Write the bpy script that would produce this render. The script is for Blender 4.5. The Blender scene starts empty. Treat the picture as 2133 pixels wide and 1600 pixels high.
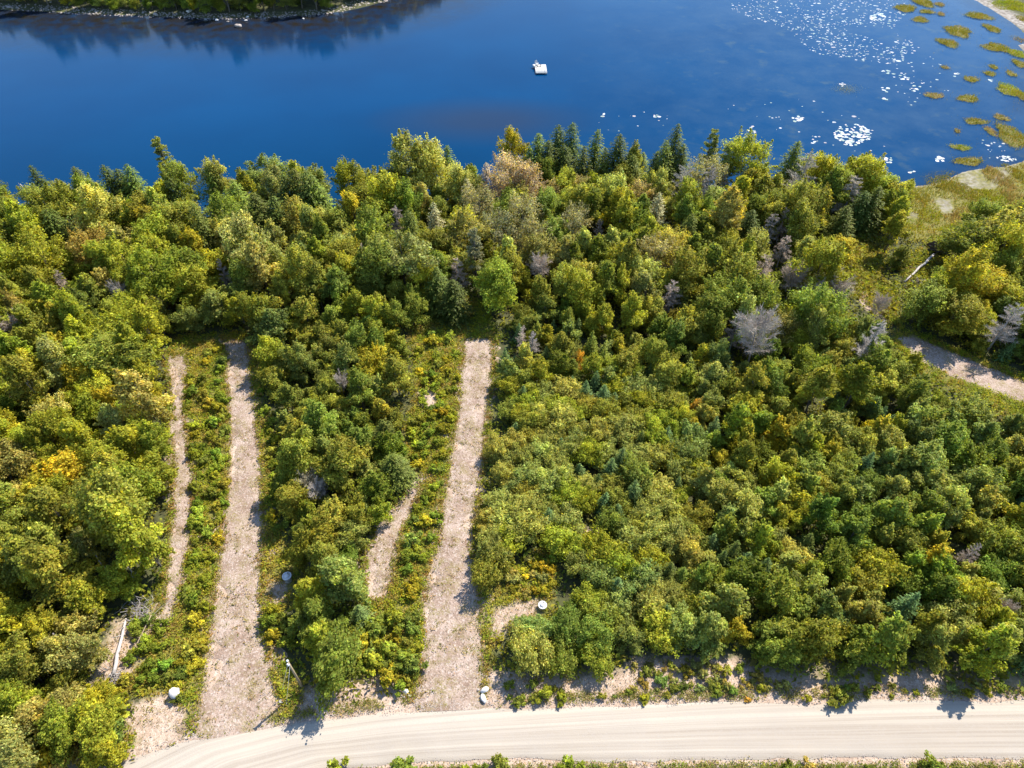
import bpy, math, random
import numpy as np
from mathutils import Vector, Matrix

# ------------------------------------------------------------------ camera, sky, sun, exposure
scene = bpy.context.scene
C = scene.collection
CAM_H, PITCH, FPX = 80.0, 45.5, 1422.0            # drone height (m), degrees below level, focal length in photo pixels
cam_data = bpy.data.cameras.new('camera')
cam_data.sensor_fit = 'HORIZONTAL'; cam_data.sensor_width = 36.0
cam_data.lens = 36.0 * FPX / 2133.0
cam_data.clip_end = 6000
cam = bpy.data.objects.new('camera', cam_data); C.objects.link(cam)
cam.location = (0, 0, CAM_H); cam.rotation_euler = (math.radians(90 - PITCH), 0, 0)
scene.camera = cam

SUN_EL, SUN_AZ = 50.0, 44.0                       # azimuth clockwise from +Y (view direction)
world = bpy.data.worlds.new('World'); scene.world = world; world.use_nodes = True
nt = world.node_tree; nt.nodes.clear()
sky = nt.nodes.new('ShaderNodeTexSky'); sky.sky_type = 'NISHITA'; sky.sun_disc = False
sky.sun_elevation = math.radians(SUN_EL); sky.sun_rotation = math.radians(SUN_AZ)
sky.air_density = 1.0; sky.dust_density = 0.1; sky.ozone_density = 3.0
bg = nt.nodes.new('ShaderNodeBackground'); bg.inputs[1].default_value = 0.15
wo = nt.nodes.new('ShaderNodeOutputWorld')
nt.links.new(sky.outputs[0], bg.inputs[0]); nt.links.new(bg.outputs[0], wo.inputs[0])
sl = bpy.data.lights.new('sun', 'SUN'); sl.energy = 5.0; sl.angle = math.radians(0.5); sl.color = (1.0, 0.94, 0.84)
so = bpy.data.objects.new('sun', sl); C.objects.link(so)
_e, _a = math.radians(SUN_EL), math.radians(SUN_AZ)
sun_vec = Vector((math.sin(_a) * math.cos(_e), math.cos(_a) * math.cos(_e), math.sin(_e)))
so.rotation_euler = (-sun_vec).to_track_quat('-Z', 'Y').to_euler(); so.location = sun_vec * 200
scene.view_settings.view_transform = 'Standard'; scene.view_settings.look = 'None'
scene.view_settings.gamma = 1.0; scene.view_settings.use_curve_mapping = False
scene.view_settings.exposure = 1.42
scene.render.engine = 'CYCLES'
scene.cycles.max_bounces = 6; scene.cycles.diffuse_bounces = 4; scene.cycles.glossy_bounces = 2
scene.cycles.transmission_bounces = 3; scene.cycles.caustics_reflective = False; scene.cycles.caustics_refractive = False

# ------------------------------------------------------------------ measuring: photo pixel <-> place on the ground
TH = math.radians(PITCH); FW = np.array([0, math.cos(TH), -math.sin(TH)]); UP = np.array([0, math.sin(TH), math.cos(TH)])
WATER_Z = -0.9
def at(px, py, z=0.0):
    d = FW * FPX + np.array([1., 0, 0]) * (px - 1066.5) - UP * (py - 800)
    t = (CAM_H - z) / -d[2]
    return d[0] * t, d[1] * t
def pix(x, y, z):
    x = np.asarray(x, float); y = np.asarray(y, float); z = np.asarray(z, float) - CAM_H
    dep = y * FW[1] + z * FW[2]
    dep = np.where(dep < 1, 1, dep)
    return 1066.5 + FPX * x / dep, 800 - FPX * (y * UP[1] + z * UP[2]) / dep
def inside(px, py, poly):
    px = np.asarray(px, float); py = np.asarray(py, float); r = np.zeros(px.shape, bool); n = len(poly)
    for i in range(n):
        x0, y0 = poly[i]; x1, y1 = poly[(i + 1) % n]
        if y0 == y1: continue
        c = ((y0 > py) != (y1 > py)) & (px < (x1 - x0) * (py - y0) / (y1 - y0) + x0)
        r ^= c
    return r
def sdist(x, y, poly):                              # signed distance, positive inside
    d = np.full(x.shape, 1e9); n = len(poly)
    for i in range(n):
        ax, ay = poly[i]; bx, by = poly[(i + 1) % n]
        vx, vy = bx - ax, by - ay
        t = np.clip(((x - ax) * vx + (y - ay) * vy) / (vx * vx + vy * vy + 1e-9), 0, 1)
        d = np.minimum(d, np.hypot(x - ax - t * vx, y - ay - t * vy))
    return np.where(inside(x, y, poly), d, -d)
def lattice(x, y, s, seed):                         # value noise 0..1
    x = np.asarray(x, float) / s; y = np.asarray(y, float) / s
    xi, yi = np.floor(x), np.floor(y); fx, fy = x - xi, y - yi
    fx = fx * fx * (3 - 2 * fx); fy = fy * fy * (3 - 2 * fy)
    def h(a, b):
        v = np.sin(a * 127.1 + b * 311.7 + seed * 74.7) * 43758.5453
        return v - np.floor(v)
    return (h(xi, yi) * (1 - fx) + h(xi + 1, yi) * fx) * (1 - fy) + (h(xi, yi + 1) * (1 - fx) + h(xi + 1, yi + 1) * fx) * fy
def fbm(x, y, s, seed):
    return (lattice(x, y, s, seed) * .5 + lattice(x, y, s / 2.1, seed + 3) * .3 + lattice(x, y, s / 4.3, seed + 7) * .2)

# shoreline and lands, measured on the photo, kept as places in metres
SHORE_PX = [(-700, 470), (-200, 452), (300, 455), (600, 448), (700, 436), (820, 436), (1000, 430), (1300, 418), (1600, 412), (1700, 403), (1850, 389), (1900, 389), (1935, 384), (1975, 372), (2005, 358), (2030, 353), (2060, 350), (2090, 347), (2125, 338), (2200, 300), (2500, 240)]
_sh = [at(a, b, WATER_Z) for a, b in SHORE_PX]
LAND = [(-2500, _sh[0][1]), *_sh, (2500, _sh[-1][1] + 60), (2500, -2500), (-2500, -2500)]
EAST = [at(a, b, WATER_Z) for a, b in [(2005, -12), (2035, 12), (2062, 26), (2100, 40), (2126, 66), (2118, 90), (2128, 120), (2145, 170), (2140, 230), (2220, 240), (2600, 120), (2500, -100), (2000, -90)]]
FAR = [at(a, b, WATER_Z) for a, b in [(-900, -30), (-300, 2), (-80, 14), (60, 20), (150, 26), (300, 33), (460, 39), (600, 34), (690, 28), (740, 14), (800, 2), (850, -16), (940, -70), (1000, -160), (900, -330), (-1500, -330)]]
def land_d(x, y):
    return np.maximum(np.maximum(sdist(x, y, LAND), sdist(x, y, EAST)), sdist(x, y, FAR))
def gz(x, y):
    x = np.asarray(x, float); y = np.asarray(y, float)
    d = land_d(x, y)
    px, py = pix(x, y, 0 * x)
    flat = ((px > 1870) & (py < 480)) | (py < 60) & (px > 1500)       # the marsh lies low
    w = np.where(flat, 30.0, 12.0); top = np.where(flat, 0.45, 0.9)
    rise = np.where(d > 0, np.minimum(d / w, 1) ** .8 * top, np.maximum(d * .12, -3))
    far = np.clip(sdist(x, y, FAR) / 60, 0, 1) * 5
    rough = (fbm(x, y, 9, 1) - .5) * .35 * np.clip(d / 6, 0, 1) * np.where(flat, .25, 1)
    return WATER_Z + rise + far + rough
def axis(lo, hi, step, ends):
    a = list(np.arange(lo, hi + 1e-6, step)); d = step
    while a[-1] < ends[1]: d *= 1.35; a.append(a[-1] + d)
    d = step
    while a[0] > ends[0]: d *= 1.35; a.insert(0, a[0] - d)
    return np.array(a)
GX, GY = axis(-170, 185, .8, (-2500, 2500)), axis(8, 175, .8, (-2500, 3000))
_gx, _gy = np.meshgrid(GX, GY); GZ = gz(_gx.ravel(), _gy.ravel()).reshape(_gx.shape)
gz_exact = gz
def gz(x, y):                                        # height of the ground sheet itself
    x = np.asarray(x, float); y = np.asarray(y, float)
    i = np.clip(np.searchsorted(GX, x) - 1, 0, len(GX) - 2); j = np.clip(np.searchsorted(GY, y) - 1, 0, len(GY) - 2)
    u = (x - GX[i]) / (GX[i + 1] - GX[i]); v = (y - GY[j]) / (GY[j + 1] - GY[j])
    return (GZ[j, i] * (1 - u) + GZ[j, i + 1] * u) * (1 - v) + (GZ[j + 1, i] * (1 - u) + GZ[j + 1, i + 1] * u) * v
def gz1(x, y): return float(gz(x, y))

# ------------------------------------------------------------------ mesh and object helpers
def mesh_np(name, V, Q=None, T=None, mat=None, tint=None, smooth=False, attrs=None):
    me = bpy.data.meshes.new(name)
    V = np.asarray(V, np.float32).reshape(-1, 3)
    Q = np.zeros((0, 4), np.int32) if Q is None else np.asarray(Q, np.int32).reshape(-1, 4)
    T = np.zeros((0, 3), np.int32) if T is None else np.asarray(T, np.int32).reshape(-1, 3)
    me.vertices.add(len(V)); me.vertices.foreach_set('co', V.ravel())
    nl = Q.size + T.size; nq, ntr = len(Q), len(T)
    me.loops.add(nl); me.loops.foreach_set('vertex_index', np.concatenate([Q.ravel(), T.ravel()]))
    me.polygons.add(nq + ntr)
    ls = np.concatenate([np.arange(nq) * 4, nq * 4 + np.arange(ntr) * 3]).astype(np.int32)
    me.polygons.foreach_set('loop_start', ls)
    if smooth: me.polygons.foreach_set('use_smooth', np.ones(nq + ntr, bool))
    if tint is not None:
        a = me.attributes.new('tint', 'FLOAT_COLOR', 'FACE')
        t = np.ones((nq + ntr, 4), np.float32); t[:, :3] = tint; a.data.foreach_set('color', t.ravel())
    for k, v in (attrs or {}).items():
        a = me.attributes.new(k, 'FLOAT', 'POINT'); a.data.foreach_set('value', np.asarray(v, np.float32))
    me.update(); me.validate()
    if mat: me.materials.append(mat)
    return me
def link(name, data, parent=None):
    o = bpy.data.objects.new(name, data); C.objects.link(o)
    if parent: o.parent = parent
    return o
def tag(o, label=None, cat=None, group=None, kind=None):
    if label: o['label'] = label
    if cat: o['category'] = cat
    if group: o['group'] = group
    if kind: o['kind'] = kind
    return o
def thing(name, label, cat, loc=(0, 0, 0), rz=0, group=None):
    o = link(name, None); o.location = loc; o.rotation_euler.z = rz
    return tag(o, label, cat, group)
def norm(a): return a / (np.linalg.norm(a, axis=-1, keepdims=True) + 1e-9)
class MB:                                           # collects tubes and boxes
    def __init__(s): s.V = []; s.Q = []; s.T = []; s.n = 0
    def add(s, V, Q=(), T=()):
        s.V.append(np.asarray(V, float).reshape(-1, 3))
        if len(Q): s.Q.append(np.asarray(Q, int).reshape(-1, 4) + s.n)
        if len(T): s.T.append(np.asarray(T, int).reshape(-1, 3) + s.n)
        s.n += len(s.V[-1]); return s
    def tube(s, pts, rad, n=6, cap=True):
        pts = np.asarray(pts, float); m = len(pts); rad = np.broadcast_to(np.asarray(rad, float), (m,))
        d = norm(np.gradient(pts, axis=0)); ref = np.array([0, 0, 1.]) if abs(d[0][2]) < .8 else np.array([1., 0, 0])
        u = norm(np.cross(d, ref)); v = np.cross(d, u); an = np.arange(n) / n * 2 * math.pi
        V = (pts[:, None] + rad[:, None, None] * (np.cos(an)[None, :, None] * u[:, None] + np.sin(an)[None, :, None] * v[:, None])).reshape(-1, 3)
        i = np.arange(m - 1)[:, None] * n; j = np.arange(n)[None]; k = (j + 1) % n
        Q = np.stack([i + j, i + k, i + n + k, i + n + j], -1).reshape(-1, 4); T = []
        if cap:
            V = np.vstack([V, pts[0], pts[-1]]); a = m * n
            T = [(a, (q + 1) % n, q) for q in range(n)] + [(a + 1, (m - 1) * n + q, (m - 1) * n + (q + 1) % n) for q in range(n)]
        return s.add(V, Q, T)
    def box(s, c, h, rz=0, taper=1.0):
        ca, sa = math.cos(rz), math.sin(rz); V = []
        for z in (-1, 1):
            f = taper if z > 0 else 1
            for x, y in ((-1, -1), (1, -1), (1, 1), (-1, 1)):
                X, Y = x * h[0] * f, y * h[1] * f
                V.append((c[0] + X * ca - Y * sa, c[1] + X * sa + Y * ca, c[2] + z * h[2]))
        return s.add(V, [(3, 2, 1, 0), (4, 5, 6, 7), (0, 1, 5, 4), (1, 2, 6, 5), (2, 3, 7, 6), (3, 0, 4, 7)])
    def disc(s, c, r, n=20):
        a = np.arange(n) / n * 2 * math.pi
        V = np.vstack([np.stack([c[0] + r * np.cos(a), c[1] + r * np.sin(a), np.full(n, c[2])], -1), c])
        return s.add(V, (), [(i, (i + 1) % n, n) for i in range(n)])
    def lathe(s, prof, n=20):
        prof = np.asarray(prof, float); m = len(prof); a = np.arange(n) / n * 2 * math.pi
        V = np.stack([prof[:, 0][:, None] * np.cos(a), prof[:, 0][:, None] * np.sin(a), np.repeat(prof[:, 1][:, None], n, 1)], -1).reshape(-1, 3)
        i = np.arange(m - 1)[:, None] * n; j = np.arange(n)[None]; k = (j + 1) % n
        return s.add(V, np.stack([i + j, i + k, i + n + k, i + n + j], -1).reshape(-1, 4))
    def mesh(s, name, mat=None, smooth=False, tint=None):
        return mesh_np(name, np.vstack(s.V), np.vstack(s.Q) if s.Q else None, np.vstack(s.T) if s.T else None, mat, tint, smooth)

# ------------------------------------------------------------------ materials
def mat_new(name):
    m = bpy.data.materials.new(name); m.use_nodes = True; t = m.node_tree; t.nodes.clear()
    out = t.nodes.new('ShaderNodeOutputMaterial'); return m, t, out
def N(t, typ, **kw):
    n = t.nodes.new(typ)
    for k, v in kw.items():
        if k.startswith('i_'):
            n.inputs[k[2:].replace('_', ' ')].default_value = v
        else: setattr(n, k, v)
    return n
def mix(t, fac, a, b, typ='MIX'):
    n = t.nodes.new('ShaderNodeMix'); n.data_type = 'RGBA'; n.blend_type = typ
    for sock, v in ((n.inputs[0], fac), (n.inputs[6], a), (n.inputs[7], b)):
        if hasattr(v, 'is_linked') or hasattr(v, 'links'): t.links.new(v, sock)
        elif isinstance(v, (int, float)): sock.default_value = v
        else: sock.default_value = (*v, 1) if len(v) == 3 else v
    return n.outputs[2]
def ramp(t, src, a, b):
    n = t.nodes.new('ShaderNodeMapRange'); n.inputs[1].default_value = a; n.inputs[2].default_value = b
    t.links.new(src, n.inputs[0]); return n.outputs[0]
def noise(t, vec, scale, detail=3, rough=.55):
    n = N(t, 'ShaderNodeTexNoise'); n.inputs['Scale'].default_value = scale; n.inputs['Detail'].default_value = detail; n.inputs['Roughness'].default_value = rough
    t.links.new(vec, n.inputs['Vector']); return n.outputs['Fac']
def math_n(t, op, a, b):
    n = t.nodes.new('ShaderNodeMath'); n.operation = op
    for s, v in ((n.inputs[0], a), (n.inputs[1], b)):
        if isinstance(v, (int, float)): s.default_value = v
        else: t.links.new(v, s)
    return n.outputs[0]
def principled(t, out, col, rough=.8, spec=.3, bump=None, bstr=.3, bdist=.1):
    p = N(t, 'ShaderNodeBsdfPrincipled'); p.inputs['Roughness'].default_value = rough; p.inputs['Specular IOR Level'].default_value = spec
    if hasattr(col, 'links'): t.links.new(col, p.inputs['Base Color'])
    else: p.inputs['Base Color'].default_value = (*col, 1)
    if bump is not None:
        b = N(t, 'ShaderNodeBump'); b.inputs['Strength'].default_value = bstr; b.inputs['Distance'].default_value = bdist
        t.links.new(bump, b.inputs['Height']); t.links.new(b.outputs[0], p.inputs['Normal'])
    if out: t.links.new(p.outputs[0], out.inputs[0])
    return p
def pos(t): return N(t, 'ShaderNodeNewGeometry').outputs['Position']

def leaf_material(name, trans=.5, rough=.6, spec=.09):
    m, t, out = mat_new(name)
    a = N(t, 'ShaderNodeAttribute', attribute_name='tint'); oi = N(t, 'ShaderNodeObjectInfo')
    col = mix(t, 1.0, oi.outputs['Color'], a.outputs['Color'], 'MULTIPLY')
    p = principled(t, None, col, rough, spec)
    tr = N(t, 'ShaderNodeBsdfTranslucent'); t.links.new(mix(t, 1.0, col, (1.55, 1.40, .45), 'MULTIPLY'), tr.inputs[0])
    ms = N(t, 'ShaderNodeMixShader'); ms.inputs[0].default_value = trans
    t.links.new(p.outputs[0], ms.inputs[1]); t.links.new(tr.outputs[0], ms.inputs[2]); t.links.new(ms.outputs[0], out.inputs[0])
    return m
M_LEAF = leaf_material('leaf'); M_NEEDLE = leaf_material('needle', .22, .6, .12); M_BLADE = leaf_material('grass_blade', .3, .6, .25)
def bark(name, a, b):
    m, t, out = mat_new(name); g = pos(t); f = noise(t, g, 4, 4)
    principled(t, out, mix(t, f, a, b), .9, .2, noise(t, g, 14, 3), .5, .03); return m
M_BARK = bark('bark', (.07, .055, .04), (.17, .15, .125)); M_DEAD = bark('dead_wood', (.16, .14, .125), (.29, .265, .245))
M_LOG = bark('bleached_log', (.22, .19, .17), (.42, .39, .36)); M_POLE = bark('pole_wood', (.20, .155, .095), (.28, .22, .14))
M_PEAT = bark('peat', (.07, .07, .02), (.13, .115, .035)); M_ROOT = bark('root_soil', (.05, .035, .028), (.13, .09, .07))
def twig_material():
    m, t, out = mat_new('twig'); oi = N(t, 'ShaderNodeObjectInfo'); g = pos(t)
    principled(t, out, mix(t, noise(t, g, 3, 2), oi.outputs['Color'], mix(t, .6, oi.outputs['Color'], (.5, .46, .42)), 'MIX'), .85, .2); return m
M_TWIG = twig_material()
def stone(name, a, b):
    m, t, out = mat_new(name); g = pos(t)
    principled(t, out, mix(t, ramp(t, noise(t, g, 3, 5), .35, .65), a, b), .85, .25, noise(t, g, 9, 4), .5, .06); return m
M_WHITE_ROCK = stone('pale_rock', (.34, .32, .30), (.52, .50, .48)); M_ROCK = stone('grey_rock', (.16, .135, .12), (.28, .245, .215))
M_CONCRETE = stone('white_concrete', (.40, .40, .41), (.52, .52, .52))
def plain(name, c, rough=.6, spec=.3):
    m, t, out = mat_new(name); g = pos(t); d = tuple(v * .8 for v in c)
    principled(t, out, mix(t, noise(t, g, 6, 4), d, c), rough, spec); return m
M_DECK = plain('white_deck', (.40, .385, .36)); M_FLOAT = plain('dark_float', (.03, .035, .04)); M_STEEL = plain('steel', (.45, .46, .47), .35, .5)
M_PLASTIC = plain('white_plastic', (.45, .45, .45), .45); M_BROWN = plain('dark_brown', (.10, .06, .05)); M_WIRE = plain('wire', (.5, .48, .44), .4, .5)

def dirt_nodes(t, g, base_a, base_b, stone_c, dark_c):
    c = mix(t, ramp(t, noise(t, g, .30, 7, .68), .38, .62), base_a, base_b)
    v = N(t, 'ShaderNodeTexVoronoi'); v.inputs['Scale'].default_value = 5.5; t.links.new(g, v.inputs['Vector'])
    hue = N(t, 'ShaderNodeSeparateColor'); t.links.new(v.outputs['Color'], hue.inputs[0])
    c = mix(t, math_n(t, 'MULTIPLY', ramp(t, hue.outputs[0], .62, 1.0), .7), c, stone_c)
    v2 = N(t, 'ShaderNodeTexVoronoi'); v2.inputs['Scale'].default_value = 7.0; t.links.new(g, v2.inputs['Vector'])
    hue2 = N(t, 'ShaderNodeSeparateColor'); t.links.new(v2.outputs['Color'], hue2.inputs[0])
    c = mix(t, math_n(t, 'MULTIPLY', ramp(t, hue2.outputs[1], .72, 1.0), .8), c, dark_c)
    h = math_n(t, 'ADD', v.outputs['Distance'], noise(t, g, 6, 4))
    return c, h
def track_material():
    m, t, out = mat_new('track_gravel'); g = pos(t)
    c, h = dirt_nodes(t, g, (.165, .112, .082), (.285, .218, .175), (.33, .28, .245), (.12, .082, .058))
    weed = math_n(t, 'MULTIPLY', ramp(t, noise(t, g, .45, 7, .7), .46, .62), ramp(t, noise(t, g, 5, 3), .4, .6))
    c = mix(t, math_n(t, 'MULTIPLY', weed, .85), c, (.145, .118, .036))
    principled(t, out, c, .95, .15, h, .6, .08); return m
def road_material():
    m, t, out = mat_new('road_gravel'); a = N(t, 'ShaderNodeAttribute', attribute_name='across'); al = N(t, 'ShaderNodeAttribute', attribute_name='along')
    g = pos(t); cv = N(t, 'ShaderNodeCombineXYZ'); t.links.new(math_n(t, 'MULTIPLY', al.outputs['Fac'], .007), cv.inputs[0]); t.links.new(math_n(t, 'MULTIPLY', a.outputs['Fac'], 1.15), cv.inputs[1])
    streak = noise(t, cv.outputs[0], 1.0, 5, .6)
    cv2 = N(t, 'ShaderNodeCombineXYZ'); t.links.new(math_n(t, 'MULTIPLY', al.outputs['Fac'], .04), cv2.inputs[0]); t.links.new(math_n(t, 'MULTIPLY', a.outputs['Fac'], 4.5), cv2.inputs[1])
    streak2 = noise(t, cv2.outputs[0], 1.0, 3, .6)
    c = mix(t, ramp(t, streak, .40, .60), (.215, .180, .143), (.290, .252, .204))
    c = mix(t, math_n(t, 'MULTIPLY', ramp(t, streak2, .42, .7), .4), c, (.305, .275, .232))
    c = mix(t, math_n(t, 'MULTIPLY', ramp(t, noise(t, g, .12, 4), .5, .8), .3), c, (.21, .188, .165))
    v = N(t, 'ShaderNodeTexVoronoi'); v.inputs['Scale'].default_value = 5; t.links.new(g, v.inputs['Vector'])
    s = N(t, 'ShaderNodeSeparateColor'); t.links.new(v.outputs['Color'], s.inputs[0])
    c = mix(t, math_n(t, 'MULTIPLY', ramp(t, s.outputs[0], .6, 1), .35), c, (.25, .22, .19))
    principled(t, out, c, .95, .15, math_n(t, 'ADD', noise(t, g, 8, 4), streak), .35, .06); return m
def ground_material():
    m, t, out = mat_new('forest_floor'); g = pos(t)
    f = mix(t, ramp(t, noise(t, g, .8, 5), .35, .65), (.035, .034, .016), (.062, .066, .024))
    dirt, h = dirt_nodes(t, g, (.235, .165, .118), (.335, .252, .192), (.37, .31, .26), (.16, .115, .08))
    straw = mix(t, ramp(t, noise(t, g, 1.6, 5), .4, .6), (.17, .135, .065), (.26, .21, .12))
    sedge = mix(t, ramp(t, noise(t, g, 1.3, 5), .38, .62), (.085, .085, .018), (.15, .13, .035))
    mud = mix(t, ramp(t, noise(t, g, .9, 5), .4, .62), (.115, .095, .078), (.235, .212, .185))
    peb, _h2 = dirt_nodes(t, g, (.07, .052, .04), (.12, .09, .07), (.26, .23, .2), (.05, .04, .03))
    at_ = lambda n: N(t, 'ShaderNodeAttribute', attribute_name=n).outputs['Fac']
    nz = noise(t, g, 1.1, 6, .65)
    edge = lambda src: ramp(t, math_n(t, 'ADD', src, math_n(t, 'MULTIPLY', nz, .9)), .75, 1.15)
    straw = mix(t, ramp(t, noise(t, g, .5, 6, .7), .45, .62), straw, (.24, .178, .128)); c = mix(t, edge(at_('straw')), f, straw); c = mix(t, edge(at_('sedge')), c, sedge); c = mix(t, edge(at_('bare')), c, dirt); c = mix(t, edge(at_('mud')), c, mud); c = mix(t, edge(at_('pebble')), c, peb)
    principled(t, out, c, .95, .15, h, .4, .08); return m
def water_material():
    m, t, out = mat_new('lake_water'); g = pos(t)
    at_ = lambda n: N(t, 'ShaderNodeAttribute', attribute_name=n).outputs['Fac']
    c = mix(t, ramp(t, noise(t, g, .02, 3), .35, .65), (.0000, .0215, .068), (.0000, .0265, .080))  # blue of the reflected sky is put into the base colour
    wn = ramp(t, noise(t, g, .07, 8, .72), .40, .70)
    c = mix(t, math_n(t, 'MULTIPLY', math_n(t, 'MULTIPLY', wn, at_('weed')), .75), c, (.016, .042, .085))
    wn2 = ramp(t, noise(t, g, .16, 5, .6), .58, .72)
    c = mix(t, math_n(t, 'MULTIPLY', math_n(t, 'MULTIPLY', wn2, at_('weed')), .5), c, (.034, .056, .070))
    c = mix(t, math_n(t, 'MULTIPLY', at_('shallow'), math_n(t, 'ADD', ramp(t, noise(t, g, .3, 5), .2, .9), .5)), c, (.012, .0085, .003))  # brown shallows; the far trees' dark reflection is painted in here too
    c = mix(t, math_n(t, 'MULTIPLY', at_('inshore'), .6), c, (.0002, .0160, .042))
    c = mix(t, math_n(t, 'MULTIPLY', at_('bar'), .55), c, (.015, .018, .028))
    p = principled(t, out, c, .05, .06); p.inputs['Specular Tint'].default_value = (.05, .62, 1, 1)
    p.inputs['IOR'].default_value = 1.33
    b = N(t, 'ShaderNodeBump'); b.inputs['Strength'].default_value = .22; b.inputs['Distance'].default_value = .06
    sc = N(t, 'ShaderNodeMapping'); sc.inputs['Scale'].default_value = (.8, 1.5, 1); t.links.new(g, sc.inputs['Vector'])
    t.links.new(noise(t, sc.outputs[0], 1.3, 4, .6), b.inputs['Height']); t.links.new(b.outputs[0], p.inputs['Normal'])
    return m
def pad_material():
    m, t, out = mat_new('lily_pad'); a = N(t, 'ShaderNodeAttribute', attribute_name='tint')
    principled(t, out, a.outputs['Color'], .28, .6); return m
M_TRACK, M_ROAD, M_GROUND, M_WATER, M_PAD = track_material(), road_material(), ground_material(), water_material(), pad_material()

# ------------------------------------------------------------------ open areas (no trees), measured on the photo
STRIP_A = [(338, 748), (356, 704), (520, 690), (552, 760), (545, 850), (572, 930), (562, 1020), (600, 1130), (628, 1200), (604, 1262), (560, 1290), (556, 1330), (600, 1390), (640, 1440), (720, 1466), (850, 1440), (850, 1500), (560, 1530), (290, 1580), (255, 1520), (300, 1450), (190, 1430), (235, 1300), (330, 1250), (346, 1150), (362, 1000), (356, 880), (360, 800)]
STRIP_B = [(850, 690), (900, 670), (930, 620), (1010, 625), (1035, 700), (1032, 800), (1018, 900), (1006, 1000), (992, 1100), (985, 1190), (1012, 1240), (1060, 1190), (1140, 1130), (1165, 1180), (1150, 1250), (1142, 1300), (1090, 1290), (1030, 1330), (1015, 1400), (1010, 1490), (860, 1490), (790, 1420), (745, 1310), (760, 1200), (768, 1140), (795, 1080), (848, 1040), (852, 960), (840, 900), (866, 820), (858, 740)]
BANK = [(1000, 1400), (1150, 1412), (1290, 1402), (1320, 1372), (1530, 1372), (1610, 1405), (1700, 1425), (1830, 1418), (1920, 1400), (2050, 1440), (2300, 1440), (2300, 1500), (1000, 1500)]
DRIVE_PX = [(1868, 704), (1902, 702), (2000, 742), (2120, 790), (2210, 820), (2200, 860), (2090, 822), (1990, 785), (1930, 760), (1880, 722)]
DRIVE_OPEN = [(1860, 690), (1905, 690), (2000, 728), (2140, 780), (2240, 815), (2220, 890), (2090, 868), (2040, 835), (1930, 790), (1860, 740)]
MARSH = [(1862, 372), (1900, 395), (1890, 430), (1880, 470), (1905, 505), (1960, 500), (2010, 460), (2060, 430), (2300, 420), (2300, 100), (1990, 100), (1890, 340)]
GAP = [(672, 330), (712, 330), (708, 432), (690, 440), (672, 420)]
GLADE = [(1700, 470), (1820, 480), (1850, 505), (1835, 580), (1870, 610), (1880, 690), (1840, 660), (1790, 620), (1760, 560), (1700, 520)]
BLOWDOWN = [(1868, 560), (1935, 498), (2005, 520), (1990, 560), (1930, 600), (1890, 600)]
LAKE_VIEW = [(-300, 330), (290, 325), (308, 272), (345, 290), (400, 335), (700, 328), (760, 322), (850, 296), (930, 300), (1040, 282), (1120, 255), (1290, 262), (1420, 255), (1500, 258), (1600, 305), (1660, 280), (1720, 338), (1800, 330), (1860, 368), (1892, 378), (1892, -200), (-300, -200)]
POLE_CLEAR = [(570, 1366), (650, 1366), (672, 1440), (590, 1470)]
WELL_CLEAR = [(1100, 1222), (1172, 1205), (1180, 1262), (1150, 1290), (1100, 1290)]
HOLE = [(1195, 1120), (1215, 1100), (1265, 1100), (1262, 1128), (1225, 1145)]
ROADSIDE = [(-200, 2500), (230, 1600), (270, 1578), (400, 1540), (560, 1512), (760, 1482), (1000, 1472), (1400, 1460), (2400, 1450), (2400, 2500)]
OPEN = [STRIP_A, STRIP_B, BANK, DRIVE_OPEN, MARSH, GAP, GLADE, BLOWDOWN, HOLE, ROADSIDE, POLE_CLEAR, WELL_CLEAR, LAKE_VIEW]
def to_world(poly, z=0.0): return [at(a, b, z) for a, b in poly]

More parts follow.
